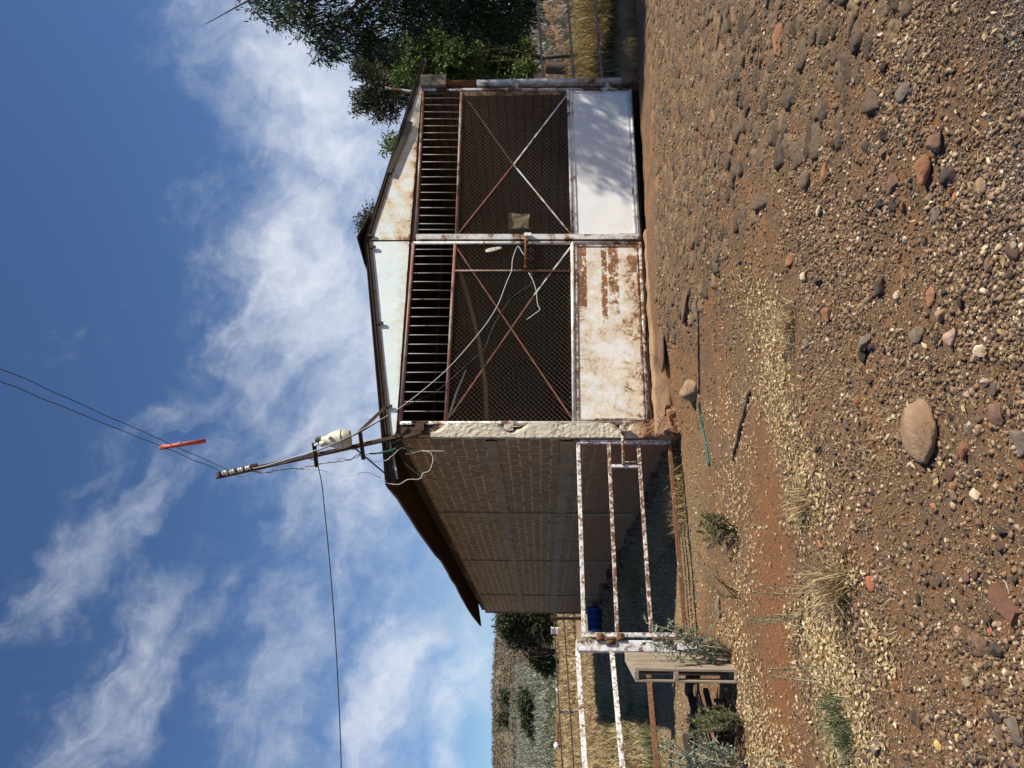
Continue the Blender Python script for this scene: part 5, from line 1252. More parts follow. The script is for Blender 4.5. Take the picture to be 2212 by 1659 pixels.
# tall golden grass to the right of the shed
n = 34000; y = 13.2 + 12 * RNG.random(n) ** 1.5; x = RNG.uniform(.30, .66, n) * y; s_, q_ = sq(x, y)
keep = (s_ > 5.75 + RNG.random(n) * .3) & (q_ < -.7); x, y, q_ = x[keep], y[keep], q_[keep]
grass('golden_grass', 'tall golden grass behind the right pipe fence', np.stack([x, y, x * 0], 1), np.where(q_ > -1.6, .22, .30 + .62 * vnoise(x * 1.6, y * 1.2, 33)), .021, 'straw_gold', (.05, 1.25))
n = 9000; y = RNG.uniform(22, 60, n); x = RNG.uniform(.30, .62, n) * y; s_, q_ = sq(x, y); keep = s_ > 6; x, y = x[keep], y[keep]
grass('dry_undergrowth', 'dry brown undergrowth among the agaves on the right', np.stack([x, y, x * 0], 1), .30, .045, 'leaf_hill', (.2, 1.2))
n = 260; y = RNG.uniform(14, 17, n); x = RNG.uniform(.36, .62, n) * y; s_, q_ = sq(x, y); keep = (s_ > 6) & (q_ < -1.2); x, y = x[keep], y[keep]
grass('seed_stalks', 'long pale seed stalks arching over the golden grass', np.stack([x, y, x * 0], 1), 1.25, .012, 'straw', (.05, .4))
# shaded dry weeds under the right pipe fence
n = 7000; u = RNG.uniform(5.7, 9.5, n); q_ = RNG.uniform(-.9, .25, n); P_ = O + u[:, None] * DF + q_[:, None] * NF
grass('fence_weeds', 'dead brown weeds along the foot of the right pipe fence', P_, .26, .008, 'straw', (.1, 1.2))
# thin straw and stubble on the forecourt, in patches
n = 60000; p = on_ground_arr(RNG.uniform(1390, 1960, n), RNG.uniform(-60, 1720, n)); x, y = p[:, 0], p[:, 1]; s_, q_ = sq(x, y)
dens = sm(.50, .74, vnoise(x * 1.1, y * 2.4, 51) * .6 + vnoise(x * 4, y * 6, 52) * .4) * (.25 + .75 * sm(3.5, 8, y)) * .8
keep = (RNG.random(n) < dens) & ((q_ > .12) | (s_ < -.3)); p = p[keep]
grass('forecourt_straw', 'thin dry straw and stubble scattered over the forecourt', p, .055, .0042, 'straw', (.7, 1.5))
n = 420; p = on_ground_arr(RNG.uniform(1430, 2250, n), RNG.uniform(-60, 1720, n))
grass('loose_stalks', 'single pale stalks lying on the gravel', p, .09, .0035, 'litter', (1.35, 1.5))
n = 5200; u = RNG.uniform(.1, LW * .5, n) * RNG.random(n) ** .5; P_ = W0 + DW * u[:, None] + NW * RNG.uniform(.1, 1.1, n)[:, None] ** 1.0
grass('wall_foot_weeds', 'dry and greenish weeds along the foot of the side wall', P_, .22, .008, 'straw', (.1, 1.1))

# weeds that stand out one by one -----------------------------------------
def weed(name, label, base, stems, leaf_mat, stem_mat, L, W_, per_m, droop=.0, spiky=0.0, cat='weed', leaf_from=.15, rad=.006, group=None):
    root = thing(name, label, cat, tuple(base), group); mb = MB(); lp, ld = [], []
    for st in stems:
        p = spl(st, 6); mb.tube(p, np.linspace(rad, rad * .35, len(p)), 5); ln = np.sum(np.linalg.norm(np.diff(p, axis=0), axis=1)); k = max(4, int(ln * per_m))
        tt = RNG.uniform(leaf_from, 1.0, k) * (len(p) - 1); i = np.minimum(tt.astype(int), len(p) - 2); fr = (tt - i)[:, None]
        q = p[i] * (1 - fr) + p[i + 1] * fr; tg = unit(p[i + 1] - p[i]); o_ = RNG.normal(size=(k, 3)); o_ -= tg * np.sum(o_ * tg, 1)[:, None]
        lp.append(q); ld.append(unit(unit(o_) + tg * RNG.uniform(.1, .9, k)[:, None] + np.array([0, 0, -droop])))
    obj('stem', mb, M[stem_mat], root, True); lp = np.concatenate(lp); ld = np.concatenate(ld); n = len(lp); s_ = RNG.uniform(.5, 1.25, n)
    V, T = leaf_quads(lp, ld, RNG.normal(size=(n, 3)) + Z, L * s_, W_ * s_, .5); pr_ = [(V, T, rep(RNG.random(n), 5))]
    if spiky:           # toothed leaves: side spines
        for a in (.35, .65):
            for sd in (-1, 1):
                sdv = unit(np.cross(ld, RNG.normal(size=(n, 3)))) * sd; V2, T2 = leaf_quads(lp + ld * (L * s_ * a)[:, None], unit(sdv + ld * .4), RNG.normal(size=(n, 3)), L * s_ * spiky, W_ * s_ * .6, .4); pr_.append((V2, T2, rep(RNG.random(n), 5)))
    V, T, rr = join(pr_); bulk('leaf_spray', V, T, M[leaf_mat], root, rr); return root
def stems_px(base, dep, tips, spread=.12):
    out = []
    for X_, Y_ in tips:
        e = at(X_, Y_, dep + RNG.uniform(-.35, .35)); b = base + np.array([RNG.normal() * .03, RNG.normal() * .03, 0]); m_ = b + (e - b) * .5 + RNG.normal(size=3) * spread * .4 + Z * .04; out.append([b, m_, e])
    return out
M['stem_pale'] = cable('pale dry stem', (.46, .40, .27), .9); M['stem_dark'] = cable('dark stem', (.10, .085, .05), .9)
b1 = Gp(1578, 1415)
weed('thistle', 'grey green spiny thistle growing up in front of the white post', b1, stems_px(b1, b1[1], [(1395, 1345), (1410, 1362), (1392, 1385), (1420, 1398), (1445, 1345), (1460, 1365), (1440, 1380), (1480, 1350), (1405, 1410), (1480, 1395), (1500, 1420), (1500, 1370), (1520, 1432), (1530, 1360), (1450, 1425)]), 'leaf_grey', 'stem_pale',   .080, .020, 34, spiky=.42, rad=.009)
b2 = Gp(1612, 1655)
weed('thistle', 'silvery thistle spreading at the lower left behind the leaf litter', b2, stems_px(b2, b2[1], [(1430, 1590), (1425, 1610), (1450, 1600), (1445, 1640), (1470, 1580), (1490, 1600), (1500, 1625), (1520, 1600), (1540, 1590), (1560, 1610), (1470, 1650), (1510, 1655), (1435, 1670), (1480, 1690), (1550, 1640)]), 'leaf_grey', 'stem_pale', .085, .021, 32, spiky=.42, rad=.009)
b3 = Gp(1602, 1560)
weed('feathery_weed', 'dense dark green feathery weed in front of the rusty trailer', b3, stems_px(b3, b3[1], [(1486, 1546), (1492, 1552), (1483, 1560), (1500, 1540), (1510, 1530), (1515, 1522), (1488, 1575), (1492, 1582), (1505, 1570), (1520, 1555), (1530, 1545), (1525, 1535), (1540, 1525), (1540, 1580), (1550, 1560), (1500, 1560), (1510, 1585), (1545, 1540)], .05), 'leaf_weed', 'stem_dark', .035, .009, 330)
b4 = Gp(1585, 1150)
weed('fresh_weed', 'fresh green bushy weed on the leaf litter below the side gate', b4, stems_px(b4, b4[1], [(1512, 1130), (1508, 1150), (1515, 1110), (1525, 1105), (1530, 1120), (1520, 1165), (1530, 1180), (1540, 1110), (1545, 1140), (1550, 1175), (1535, 1150)], .06), 'leaf_green', 'stem_dark', .05, .014, 150)
b5 = Gp(1592, 1290)
weed('grey_weed', 'thin dead weed beside the fresh green one', b5, stems_px(b5, b5[1], [(1540, 1240), (1535, 1262), (1548, 1280), (1560, 1250), (1545, 1225)], .05), 'leaf_weed', 'stem_dark', .03, .006, 40)
for (bx, by, tips, lab) in ((1735, 1342, [(1612, 1333), (1620, 1345), (1640, 1338), (1650, 1350), (1665, 1342)], 'upright feathery sprig in the red earth, the taller of two'),
                            (1735, 1275, [(1625, 1277), (1640, 1268), (1655, 1280), (1670, 1272)], 'leaning feathery sprig in the red earth, nearer the side gate'),
                            (1765, 1450, [(1650, 1445), (1660, 1458), (1690, 1452)], 'low grey sprig at the leaf litter edge'),
                            (1712, 1660, [(1620, 1640), (1640, 1655), (1655, 1625), (1665, 1665), (1690, 1640)], 'dark feathery weed at the far left in the litter')):
    b_ = Gp(bx, by); weed('feathery_sprig', lab, b_, stems_px(b_, b_[1], tips, .04), 'leaf_weed', 'stem_pale', .022, .005, 260, rad=.003)
for (bx, by, n, lm, L, lab) in ((1822, 1545, 190, 'leaf_weed', .19, 'green grass tuft on the pale leaf litter'), (1838, 1600, 120, 'leaf_weed', .17, 'smaller green grass tuft left of the larger one'),
                                (1822, 1262, 240, 'straw', .30, 'straw coloured tuft beside the orange stone'), (1712, 700, 140, 'straw', .22, 'dry grass tuft on the pale leaves below the gate middle'), (1745, 1085, 200, 'straw', .18, 'flattened straw tuft at the leaf band end')):
    b_ = Gp(bx, by); p = b_ + np.concatenate([RNG.normal(size=(n, 2)) * .06, np.zeros((n, 1))], 1)
    V, T = blades(p, RNG.uniform(0, 6.28, n), RNG.uniform(.2, 1.3, n), L * RNG.uniform(.5, 1.2, n), .006, .5)
    o = bulk('grass_tuft', V - b_, T, M[lm], None, rep(RNG.random(n), 5)); o.location = b_; tag(o, lab, 'grass tuft')

# ------------------------------------------------------------------ stones, gravel and leaf litter
def ico(sub):
    import bmesh
    bm = bmesh.new(); bmesh.ops.create_icosphere(bm, subdivisions=sub, radius=1); v = np.array([p.co[:] for p in bm.verts]); f = np.array([[q.index for q in t_.verts] for t_ in bm.faces]); bm.free(); return v, f
ICO1, ICO2, ICO3, ICO4 = ico(1), ico(2), ico(3), ico(4)
def rock_shape(base, seed, amp=.28, cuts=6, sharp=.6, fine=.05):
    v = base[0].copy(); rg = np.random.default_rng(seed)
    for _ in range(cuts):                    # broken faces
        n = rg.normal(size=3); n /= np.linalg.norm(n); d = rg.uniform(.46, .82); h = v @ n; o = np.maximum(h - d, 0); v -= (o * (.6 + .4 * sharp))[:, None] * n
    out = []
    for p in v:
        q = Vector(p) * 1.3 + Vector((seed * 7.3, 0, 0)); out.append(1 + amp * mnoise.noise(q) + fine * mnoise.noise(q * 5) + fine * .6 * mnoise.noise(q * 11))
    v = v * np.array(out)[:, None]; return v
def rot_m(rg, tilt=.25):
    a = rg.uniform(0, 6.28); b, c = rg.normal(size=2) * tilt
    return np.array(Matrix.Rotation(a, 3, 'Z') @ Matrix.Rotation(b, 3, 'X') @ Matrix.Rotation(c, 3, 'Y'))
# paving of rough stones set on edge in front of the right leaf
poly = [(1395, -80), (1990, -80), (2010, 40), (1965, 120), (1880, 200), (1820, 280), (1700, 330), (1650, 420), (1580, 500), (1540, 600), (1470, 720), (1425, 760), (1415, 640), (1420, 400), (1405, 200)]
def in_poly(X, Y, pl):
    c = np.zeros(len(X), bool); j = len(pl) - 1
    for i in range(len(pl)):
        xi, yi = pl[i]; xj, yj = pl[j]; t_ = ((yi > Y) != (yj > Y)) & (X < (xj - xi) * (Y - yi) / (yj - yi + 1e-9) + xi); c ^= t_; j = i
    return c
cand = np.stack([RNG.uniform(-.8, 6.4, 30000), RNG.uniform(3.0, 12.8, 30000)], 1); zz = G(cand[:, 0], cand[:, 1]); CX, CY = pixel_of(cand[:, 0], cand[:, 1], zz)
s_, q_ = sq(cand[:, 0], cand[:, 1]); ok = in_poly(CX, CY, poly) & (q_ > .12); cand, zz, CX, CY = cand[ok], zz[ok], CX[ok], CY[ok]
AX = 1.12                                    # the stones lie with their long side across the slope
sel = []; cell = {}
for i, (a, b) in enumerate(cand):
    u = np.array([a / AX, b]); r_ = .056 + .045 * vnoise(np.array(a * 2.), np.array(b * 2.), 5); key = (int(u[0] / .3), int(u[1] / .3))
    if any(np.hypot(*(u - w[0])) < r_ + w[1] - .056 + .008 for dx in (-1, 0, 1) for dy in (-1, 0, 1) for w in cell.get((key[0] + dx, key[1] + dy), [])): continue
    cell.setdefault(key, []).append((u, r_)); sel.append((u, zz[i], CX[i], CY[i]))
UU = np.array([q[0] for q in sel]); parts = []
def clip(poly_, n, d):
    out = []
    for i in range(len(poly_)):
        p, q = poly_[i], poly_[(i + 1) % len(poly_)]; a, b = p @ n - d, q @ n - d
        if a <= 0: out.append(p)
        if a * b < 0: out.append(p + (q - p) * (a / (a - b)))
    return out
for i, (u, z, cx, cy) in enumerate(sel):
    rg = np.random.default_rng(i + 900); e_ = min(np.hypot(cx - a, cy - b) for a, b in poly[2:12])
    if e_ < 60 and rg.random() < .55 - e_ / 150: continue
    if rg.random() < .07: continue
    pl = [u + .13 * np.array(w) for w in ((-1, -1), (1, -1), (1, 1), (-1, 1))]; dd = np.hypot(*(UU - u).T)
    for j in np.argsort(dd)[1:14]:
        n_ = (UU[j] - u) / dd[j]; pl = clip(pl, n_, u @ n_ + dd[j] / 2)
        if len(pl) < 3: break
    if len(pl) < 3: continue
    pl = np.array(pl); ctr = pl.mean(0); pl = ctr + (pl - ctr) * rg.uniform(.72, .96); ring = []
    for k in range(len(pl)):
        p, q = pl[k], pl[(k + 1) % len(pl)]; m_ = max(1, int(round(np.hypot(*(q - p)) / .028)))
        ring += [p + (q - p) * w / m_ for w in range(m_)]
    K = len(ring); ring = np.array(ring); ring = ctr + (ring - ctr) * (1 + rg.normal(size=(K, 1)) * .07)
    flat_ = sm(1520, 1600, cx); up_ = rg.uniform(-.016, .020) * (.35 + .65 * flat_) - .003; tx, ty = rg.normal(size=2) * .12 * (.4 + .6 * flat_)
    V = []
    for f, hz in ((1.04, -.05), (1.0, -.006), (.86, .006), (.55, .010), (.2, .011)):
        r2 = ctr + (ring - ctr) * f; x_ = r2[:, 0] * AX; y_ = r2[:, 1]
        hh = z + up_ + hz + tx * (x_ - ctr[0] * AX) + ty * (y_ - ctr[1]) + (.016 * fbm(x_ * 12 + i * 3.1, y_ * 11, 3, 4) + .012 * fbm(x_ * 31, y_ * 31, 2, 6)) * (0 if hz < -.01 else 1) + rg.normal(size=K) * (.0045 if hz > -.01 else 0)
        V.append(np.stack([x_, y_, hh], 1))
    V.append(np.array([[ctr[0] * AX, ctr[1], z + up_ + .011]])); V = np.concatenate(V); T = []
    for a in range(4):
        for k in range(K): p0_, p1_, p2_, p3_ = a * K + k, a * K + (k + 1) % K, (a + 1) * K + (k + 1) % K, (a + 1) * K + k; T += [(p0_, p1_, p2_), (p0_, p2_, p3_)]
    T += [(4 * K + k, 4 * K + (k + 1) % K, 5 * K) for k in range(K)]
    parts.append((V, np.array(T), np.full(len(V), np.clip(rg.random() * .85 + (.12 if flat_ < .5 else 0), 0, 1))))
V, T, rr = join(parts); tag(bulk('stone_paving', V, T, M['cobble'], None, rr), 'rough dark stone paving sloping up to the right gate leaf', 'paving', kind='structure')
# flat slabs lying before the left leaf
for (X_, Y_, w, l, lab) in ((1428, 735, .45, .30, 'flat brown slab with a broken corner below the middle of the gate'), (1480, 650, .30, .22, 'flat brown slab set in the straw in front of the gate middle')):
    c = Gp(X_, Y_); v = rock_shape(ICO3, int(X_), .2, 12, 1.0, .03) * np.array([w, l, .06]); v[:, 2] = np.minimum(v[:, 2], .035)
    o = mesh_obj('stone_slab', v, ICO3[1], M['stone_brown']); o.location = c + Z * .0; tag(o, lab, 'slab')

# loose stones that can be told apart: (X, Y, size across the view line X, size Y, colour, flatness, label)
ROCKS = [
 (1985, 930, 80, 148, 'tan', .55, 'largest stone, a smooth tan boulder lying in the gravel'),
 (2147, 894, 34, 58, 'brown', .5, 'dark brown angular rock in the gravel touching the flat grey one'),
 (2194, 950, 46, 74, 'grey', .35, 'flat grey rock at the near edge beside the angular brown one'),
 (2052, 729, 34, 44, 'pink', .7, 'pinkish white chunk with a deep shadow, in the gravel'),
 (2114, 761, 32, 38, 'cream', .8, 'cream stone nearest the camera among the pale chunks'),
 (2033, 679, 24, 32, 'tan', .8, 'tan stone beyond the pinkish chunk'),
 (1791, 677, 24, 42, 'orange', .7, 'reddish brown stone at the gravel edge below the gate centre'),
 (1877, 740, 28, 34, 'grey', .8, 'brown grey pointed stone in the mid gravel'),
 (1890, 748, 18, 22, 'dark', .8, 'small black stone beside the pointed one'),
 (1980, 727, 34, 44, 'grey', .3, 'flush grey brown stone next to the pinkish chunk'),
 (1495, 846, 36, 54, 'tan', .95, 'tan wedge shaped stone standing upright near the hose'),
 (2116, 827, 26, 22, 'pink', .7, 'small pink brown stone between the cream one and the boulder'),
 (2078, 852, 18, 18, 'pink', .6, 'tiny pale round stone off the tip of the boulder'),
 (1755, 940, 18, 22, 'dark', .8, 'dark round stone at the end of the leaf band'),
 (1774, 968, 18, 20, 'dark', .7, 'black knob of stone just below the round one'),
 (1746, 744, 20, 28, 'grey', .5, 'grey brown flat stone among pale leaves'),
 (1696, 768, 16, 24, 'dark', .7, 'small dark stone at the leaf band top'),
 (2082, 924, 20, 32, 'grey', .3, 'thin grey chip lying flat right of the boulder'),
 (2108, 926, 22, 22, 'tan', .6, 'tan stone between the grey chip and the angular rock'),
 (2055, 1069, 25, 30, 'grey', .7, 'grey brown stone left of the boulder with an orange mate'),
 (2052, 1050, 18, 22, 'orange', .7, 'orange stone touching the grey brown one'),
 (2101, 1069, 26, 30, 'cream', .6, 'cream broken stone left of the boulder'),
 (2014, 1095, 16, 18, 'orange', .6, 'lone round orange stone left of the boulder'),
 (2109, 1131, 24, 28, 'brown', .7, 'dark brown pointed stone in the left gravel'),
 (2154, 1147, 26, 26, 'dark', .7, 'black blocky stone at the near left'),
 (1774, 1173, 14, 24, 'orange', .7, 'small reddish stone at the red earth edge'),
 (2002, 361, 44, 82, 'orange', .7, 'long orange brown boulder on the right'),
 (2030, 309, 38, 48, 'brown', .7, 'brown boulder leaning on the orange one'),
 (2052, 377, 36, 38, 'dark', .5, 'dark grey stone in front of the orange boulder'),
 (1741, 390, 28, 50, 'grey', .7, 'light grey standing stone on the right gravel'),
 (1788, 371, 24, 46, 'orange', .6, 'orange brown flake beside the light grey stone'),
 (1915, 292, 22, 30, 'dark', .8, 'square black stone on the right gravel'),
 (1879, 317, 24, 36, 'dark', .8, 'black angular stone with a hollow, next to the square one'),
 (1955, 194, 36, 52, 'grey', .3, 'flush grey stone flecked white near the road'),
 (1935, 397, 30, 42, 'brown', .5, 'brown split stone left of the orange boulder'),
 (1929, 442, 22, 42, 'dark', .5, 'long dark flake below the split stone'),
 (2020, 464, 26, 38, 'grey', .25, 'flush grey slab next to a pale stalk'),
 (2008, 430, 18, 20, 'grey', .7, 'grey round stone above the flush slab'),
 (1907, 619, 26, 46, 'dark', .8, 'big black wedge of stone with a long shadow'),
 (2008, 640, 28, 52, 'orange', .4, 'flat orange tan flake in the centre gravel'),
 (1945, 639, 18, 30, 'cream', .8, 'cream upright stone in the centre gravel'),
 (1776, 607, 20, 28, 'dark', .7, 'dark cleft stone in the straw'),
 (1737, 599, 18, 24, 'cream', .6, 'cream lump near the cleft stone'),
 (1707, 560, 22, 32, 'orange', .7, 'red brown block beyond the cream lump'),
 (1679, 93, 28, 72, 'orange', .5, 'raised tan slab among the paving stones at the right'),
 (1772, 456, 22, 26, 'cream', .6, 'cream crumbling stone on the right gravel'),
 (2064, 428, 16, 24, 'orange', .6, 'small red brown stone by the road edge'),
 (2118, 401, 20, 42, 'tan', .4, 'flat tan flake on the road gravel'),
 (2133, 571, 20, 38, 'brown', .5, 'brown flake on the road gravel nearer the middle'),
 (2034, 171, 12, 24, 'dark', .8, 'tiny black chip standing on the road gravel'),
 (1878, 1259, 22, 42, 'red', .3, 'flat bright red stone at the end of the straw tuft'),
 (2146, 1400, 32, 38, 'dark', .6, 'dark oval stone in the left gravel'),
 (2105, 1398, 40, 60, 'brown', .25, 'flat brown slab behind the oval stone'),
 (2181, 1574, 46, 62, 'grey', .4, 'large grey brown slab at the lower left'),
 (2150, 1584, 30, 46, 'brown', .45, 'brown slab overlapping the large grey one'),
 (2146, 1549, 22, 26, 'dark', .6, 'dark stone above the large grey slab'),
 (1893, 1617, 28, 40, 'grey', .6, 'brown grey stone at the far left beyond the litter'),
 (1961, 1638, 14, 20, 'dark', .8, 'small black stone at the far left'),
 (1973, 1546, 16, 30, 'dark', .7, 'dark narrow stone in the left gravel'),
 (2025, 1610, 20, 26, 'yellow', .5, 'yellow ochre stone at the lower left'),
 (2063, 1595, 12, 24, 'yellow', .6, 'narrow yellow stone beside the ochre one'),
 (2132, 1363, 16, 22, 'red', .7, 'red brick crumb near the oval stone'),
 (2061, 1360, 14, 16, 'pink', .7, 'pink crumb in the left gravel'),
 (1748, 1286, 18, 20, 'brown', .7, 'brown round stone in the leaf litter by the sprigs'),
 (2178, 1253, 24, 22, 'dark', .6, 'dark stone under a dry leaf near the brick'),
 (2080, 1247, 22, 28, 'brown', .6, 'brown cluster stone in the left gravel'),
 (1553, 1310, 22, 36, 'grey', .45, 'grey flush stone in the straw before the side gate'),
]
for i, (X_, Y_, dX, dY, c, fl, lab) in enumerate(ROCKS):
    g = Gp(X_ + dX * .32, Y_); dep = (g - CAM) @ FW; w = dY * dep / F; th = math.atan2(CAM[2] - g[2], g[1]); h = fl * min(w, dX * dep / F * 1.1) * .8
    dp = (dX * dep / F - .6 * h * math.cos(th)) / max(math.sin(th), .15); dp = max(.45 * w, min(1.5 * w, dp))
    v = rock_shape(ICO4 if dX > 40 else ICO3, 31 + i * 3, .16 if i else .15, 0 if i == 0 else 16 if c in ('dark', 'grey', 'brown') else 11, 1.0 if i else .55, .05 if i else .075)
    v = v / np.abs(v).max(0) * np.array([w / 2, dp / 2, h * .72]); v = v @ np.array(Matrix.Rotation(RNG.normal() * .2, 3, 'Z')).T
    o = mesh_obj('loose_stone' if w < .2 else 'boulder', v, ICO4[1] if dX > 40 else ICO3[1], M['stone_' + c], None, c not in ('dark', 'brown')); o.location = Gp(X_ + (dX * .1), Y_) + Z * h * .28
    tag(o, lab, 'stone' if w < .2 else 'boulder')
# brick fragment
g = Gp(2167, 1305); mb = MB(); a_ = R(66); ex = np.array([math.cos(a_), math.sin(a_), 0]); ey = np.array([-math.sin(a_), math.cos(a_), 0])
lumpy(mb, g + Z * .012, ex, ey, Z, .078, .030, .018, 10, 6, 4, .003, 40, 3); tag(obj('brick_piece', mb, M['brick_red']), 'flat dark red brick fragment on the left gravel with a dry leaf on it', 'brick')
# fist sized stones that nothing tells apart
pool = [(rock_shape(ICO3, 400 + i, .16, 13, 1.0, .05)) for i in range(6)]; meshes = {}
CN = ['brown', 'grey', 'dark', 'tan', 'orange', 'cream']; WORD = {'brown': 'brown', 'grey': 'grey', 'dark': 'dark', 'tan': 'tan', 'orange': 'rusty orange', 'cream': 'pale cream'}
for i in range(135):
    X_ = RNG.uniform(1690, 2260); Y_ = RNG.uniform(-30, 1690)
    if X_ > 1950 and Y_ < 330: continue
    if RNG.random() < .35: X_, Y_ = RNG.normal(1900, 90), RNG.normal(560, 200)
    g = on_ground(X_, Y_); g[2] = float(G(g[0], g[1])); k = i % 6; c = CN[int(RNG.choice(6, p=[.40, .17, .15, .15, .07, .06]))]
    if (k, c) not in meshes:
        o = mesh_obj('small_stone', pool[k], ICO3[1], M['stone_' + c]); meshes[(k, c)] = o.data
    else: o = bpy.data.objects.new('small_stone', meshes[(k, c)]); C.objects.link(o)
    s_ = RNG.uniform(.012, .034) * (1.0 if RNG.random() < .85 else 1.5); o.scale = (s_ * RNG.uniform(.8, 1.4), s_ * RNG.uniform(.7, 1.1), s_ * RNG.uniform(.5, .8)); o.location = g + Z * s_ * .2
    o.rotation_euler = (RNG.normal() * .2, RNG.normal() * .2, RNG.random() * 6.28); tag(o, 'small ' + WORD[c] + ' stone lying loose in the gravel, one of many', 'stone', 'small loose ' + WORD[c] + ' stones')

# gravel (far too many to count)
CUBE = (np.array([(x, y, z) for z in (-1, 1) for y in (-1, 1) for x in (-1, 1)], float) * .72, np.array([(0, 2, 3), (0, 3, 1), (4, 5, 7), (4, 7, 6), (0, 1, 5), (0, 5, 4), (2, 6, 7), (2, 7, 3), (0, 4, 6), (0, 6, 2), (1, 3, 7), (1, 7, 5)]))
pb = [(CUBE[0] * (1 + .22 * np.random.default_rng(i).normal(size=(8, 1)).clip(-1.5, 1.5)) + np.random.default_rng(i + 50).normal(size=(8, 3)) * .22) @ rot_m(np.random.default_rng(i + 90), .8).T for i in range(14)]
def gravel(name, label, p, size, lm, flat=.7, rk=None):
    n = len(p); z = G(p[:, 0], p[:, 1]); vs = np.stack([pb[i] for i in RNG.integers(0, 14, n)], 0); sc = size[:, None] * np.stack([RNG.uniform(.8, 1.4, n), RNG.uniform(.7, 1.1, n), RNG.uniform(.45, .9, n) * flat / .7], 1)
    a = RNG.uniform(0, 6.28, n); vs = vs * sc[:, None, :]; x = vs[:, :, 0] * np.cos(a)[:, None] - vs[:, :, 1] * np.sin(a)[:, None]; y = vs[:, :, 0] * np.sin(a)[:, None] + vs[:, :, 1] * np.cos(a)[:, None]
    V = np.stack([x + p[:, 0:1], y + p[:, 1:2], vs[:, :, 2] + (z + size * .18)[:, None]], -1).reshape(-1, 3); k = 8
    T = (CUBE[1][None] + (np.arange(n) * k)[:, None, None]).reshape(-1, 3)
    return tag(bulk(name, V, T, M[lm], None, rep(RNG.random(n) if rk is None else rk, k)), label, 'gravel', kind='stuff')
def roadmask(x, y): return sm(-.15, .5, 2.62 + .42 * x - y + .45 * (vnoise(x * 3, y * 3, 8) - .5)) * sm(-.3, .7, x)
n = 180000; p = on_ground_arr(RNG.uniform(1420, 2330, n), RNG.uniform(-80, 1740, n)); x, y = p[:, 0], p[:, 1]
PXp, PYp = pixel_of(x, y, p[:, 2])
dn_ = .25 + .75 * sm(.38, .62, vnoise(x * 1.7, y * 1.7, 71) * .6 + vnoise(x * 6, y * 6, 72) * .4); dn_ *= sm(1600, 1760, PXp) * .65 + .35 * (PYp < 760) + .08; dn_ *= 1 - .85 * roadmask(x, y)
dn_ *= 1 - .75 * (np.exp(-((y - (6.2 + .25 * x)) / .7) ** 2) * sm(.4, -.6, x))
keep = RNG.random(n) < dn_; p = p[keep]; n = len(p); sz = .0024 + .011 * RNG.random(n) ** 6.0 + .0010 * np.maximum(p[:, 1] - 3, 0)
gravel('gravel', 'loose brown gravel strewn over the red earth', p, sz, 'pebble')
n = 46000; p = on_ground_arr(RNG.uniform(1900, 2360, n), RNG.uniform(-120, 900, n)); keep = RNG.random(n) < roadmask(p[:, 0], p[:, 1]) * .95 + .04; p = p[keep]
gravel('road_chippings', 'fine dark road chippings at the near right corner', p, .0028 + .0030 * RNG.random(len(p)) ** 2, 'chip', .8)

# pale fallen leaves, lying in drifts
STR = [([(1610, 600), (1660, 700), (1655, 760), (1690, 900), (1720, 1000), (1745, 1080), (1738, 1120)], 24, 2200),
       ([(1560, 1000), (1590, 1100), (1605, 1200), (1600, 1300)], 22, 800), ([(1600, 1420), (1600, 1480), (1630, 1560), (1650, 1620), (1668, 1700)], 22, 2000),
       ([(1520, 880), (1600, 950), (1600, 1010)], 14, 260), ([(1735, 1330), (1765, 1370), (1790, 1440), (1830, 1540), (1850, 1640), (1860, 1700)], 30, 2900), ([(1880, 1330), (1900, 1400), (1930, 1480)], 14, 160),
       ([(1830, 1220), (1850, 1262)], 12, 90), ([(1870, 880), (2000, 1010)], 30, 40), ([(1560, 820), (1640, 880)], 20, 180), ([(1555, 1330), (1600, 1400)], 18, 380)]
LX, LY = [], []
for pts, wd, n in STR:
    pts = np.array(pts, float); seg = np.linalg.norm(np.diff(pts, axis=0), axis=1); cs = np.concatenate([[0], np.cumsum(seg)]); t_ = RNG.random(n) * cs[-1]
    LX.append(np.interp(t_, cs, pts[:, 0]) + RNG.normal(size=n) * wd); LY.append(np.interp(t_, cs, pts[:, 1]) + RNG.normal(size=n) * wd)
n = 260; LX.append(RNG.uniform(1480, 2260, n)); LY.append(RNG.uniform(-60, 1720, n)); n = 700; LX.append(RNG.uniform(1520, 1850, n)); LY.append(RNG.uniform(900, 1720, n))
p = on_ground_arr(np.concatenate(LX), np.concatenate(LY)); p[:, 2] = G(p[:, 0], p[:, 1]) + RNG.random(len(p)) * .014 + .003; n = len(p)
az = RNG.uniform(0, 6.28, n); d = np.stack([np.cos(az), np.sin(az), RNG.normal(size=n) * .30], 1)
V, T = leaf_quads(p, d, RNG.normal(size=(n, 3)) * .40 + Z, (.020 + .026 * RNG.random(n)), (.010 + .015 * RNG.random(n)), RNG.uniform(-1.2, 1.4, n)[:, None])
tag(bulk('leaf_litter', V, T, M['litter'], None, rep(np.clip(RNG.random(n) + .1, 0, 1), 5)), 'drifts of pale dry fallen leaves on the ground', 'leaf litter', kind='stuff')

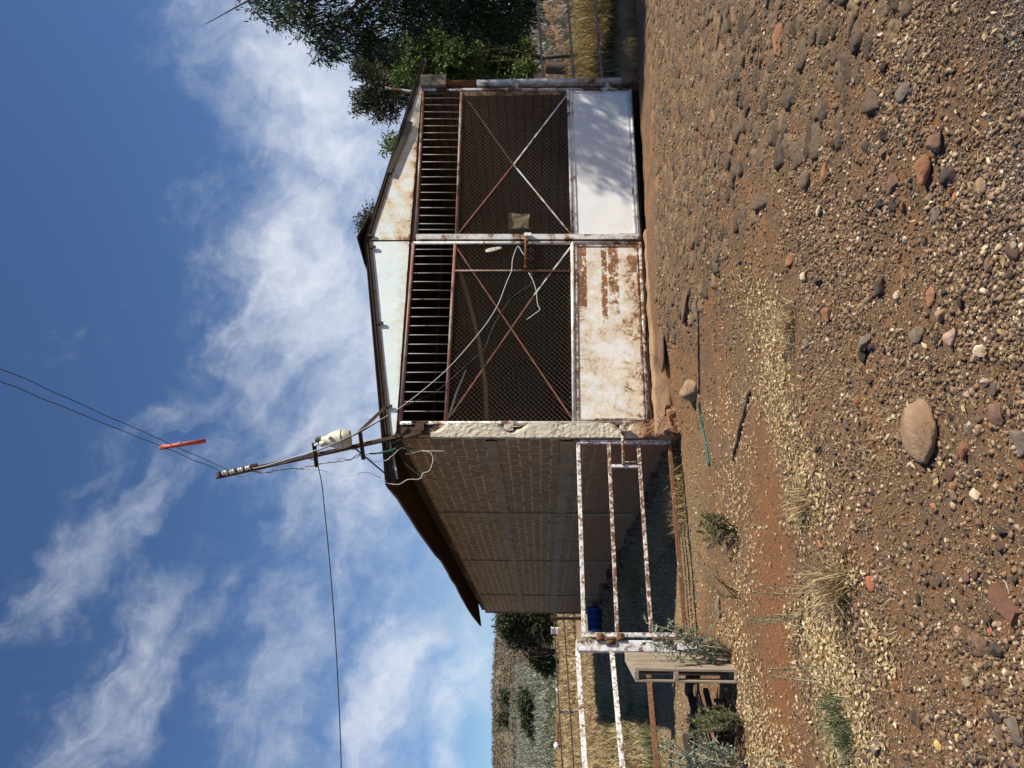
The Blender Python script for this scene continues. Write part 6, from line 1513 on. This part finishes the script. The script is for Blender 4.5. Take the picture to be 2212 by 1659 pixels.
n = 5200; j = RNG.integers(0, len(LX[0]) + len(LX[4]), n); px_ = np.concatenate([LX[0], LX[4]])[j]; py_ = np.concatenate([LY[0], LY[4]])[j]
grass('litter_straw', 'broken straw matted through the leaf drifts', on_ground_arr(px_ + RNG.normal(size=n) * 12, py_ + RNG.normal(size=n) * 12), .075, .0032, 'straw', (1.1, 1.5))
n = 16000; p = on_ground_arr(RNG.uniform(1400, 2330, n), RNG.uniform(-60, 1730, n)); keep = RNG.random(n) < .25 + .75 * sm(.35, .65, vnoise(p[:, 0] * 1.3, p[:, 1] * 1.9, 81)); p = p[keep]; n = len(p); p[:, 2] = G(p[:, 0], p[:, 1]) + .004 + RNG.random(n) * .006
az = RNG.uniform(0, 6.28, n); d = np.stack([np.cos(az), np.sin(az), RNG.normal(size=n) * .25], 1); sc_ = .75 + .09 * p[:, 1]
V, T = leaf_quads(p, d, RNG.normal(size=(n, 3)) * .5 + Z, (.006 + .016 * RNG.random(n) ** 2) * sc_, (.003 + .004 * RNG.random(n)) * sc_, .6)
tag(bulk('chaff', V, T, M['litter'], None, rep(RNG.random(n), 5)), 'pale chaff and leaf crumbs strewn over the bare earth', 'chaff', kind='stuff')

# hoses and sticks on the ground
def ground_tube(name, pts, r, material, label, cat, k=5):
    q = spl([Gp(*a) + Z * r * .7 for a in pts], k); q[:, 2] = G(q[:, 0], q[:, 1]) + r * .7; return world_tube(name, q, r, M[material], label, cat)
ground_tube('hose', [(1508, 640), (1510, 700), (1511, 760), (1511, 800), (1512, 850)], .014, 'hose_black', 'dusty black hose half buried beside the tan wedge stone', 'hose')
ground_tube('hose', [(1513, 868), (1515, 890), (1521, 930), (1528, 970), (1534, 1005)], .015, 'hose_green', 'green hose emerging from the earth below the left pillar', 'hose')
ground_tube('stick', [(1622, 845), (1614, 880), (1604, 920), (1594, 960), (1586, 992)], .019, 'hose_black', 'dark straight stick lying between the leaf drifts', 'stick')
for (a, b, lab) in (((1790, 660), (1792, 712), 'pale splintered stick below the gate centre'), ((1866, 965), (1895, 985), 'bent pale twig near the boulder'), ((2003, 500), (2022, 420), 'thin pale stalk by the flush grey slab'), ((2160, 1253), (2170, 1285), 'pale stalk leaning on the brick fragment'), ((2040, 860), (2052, 890), 'short brown twig off the boulder tip')):
    ground_tube('twig', [a, ((a[0] + b[0]) / 2 + 2, (a[1] + b[1]) / 2), b], .0032, 'wire_old' if 'pale' in lab else 'bamboo', lab, 'twig')
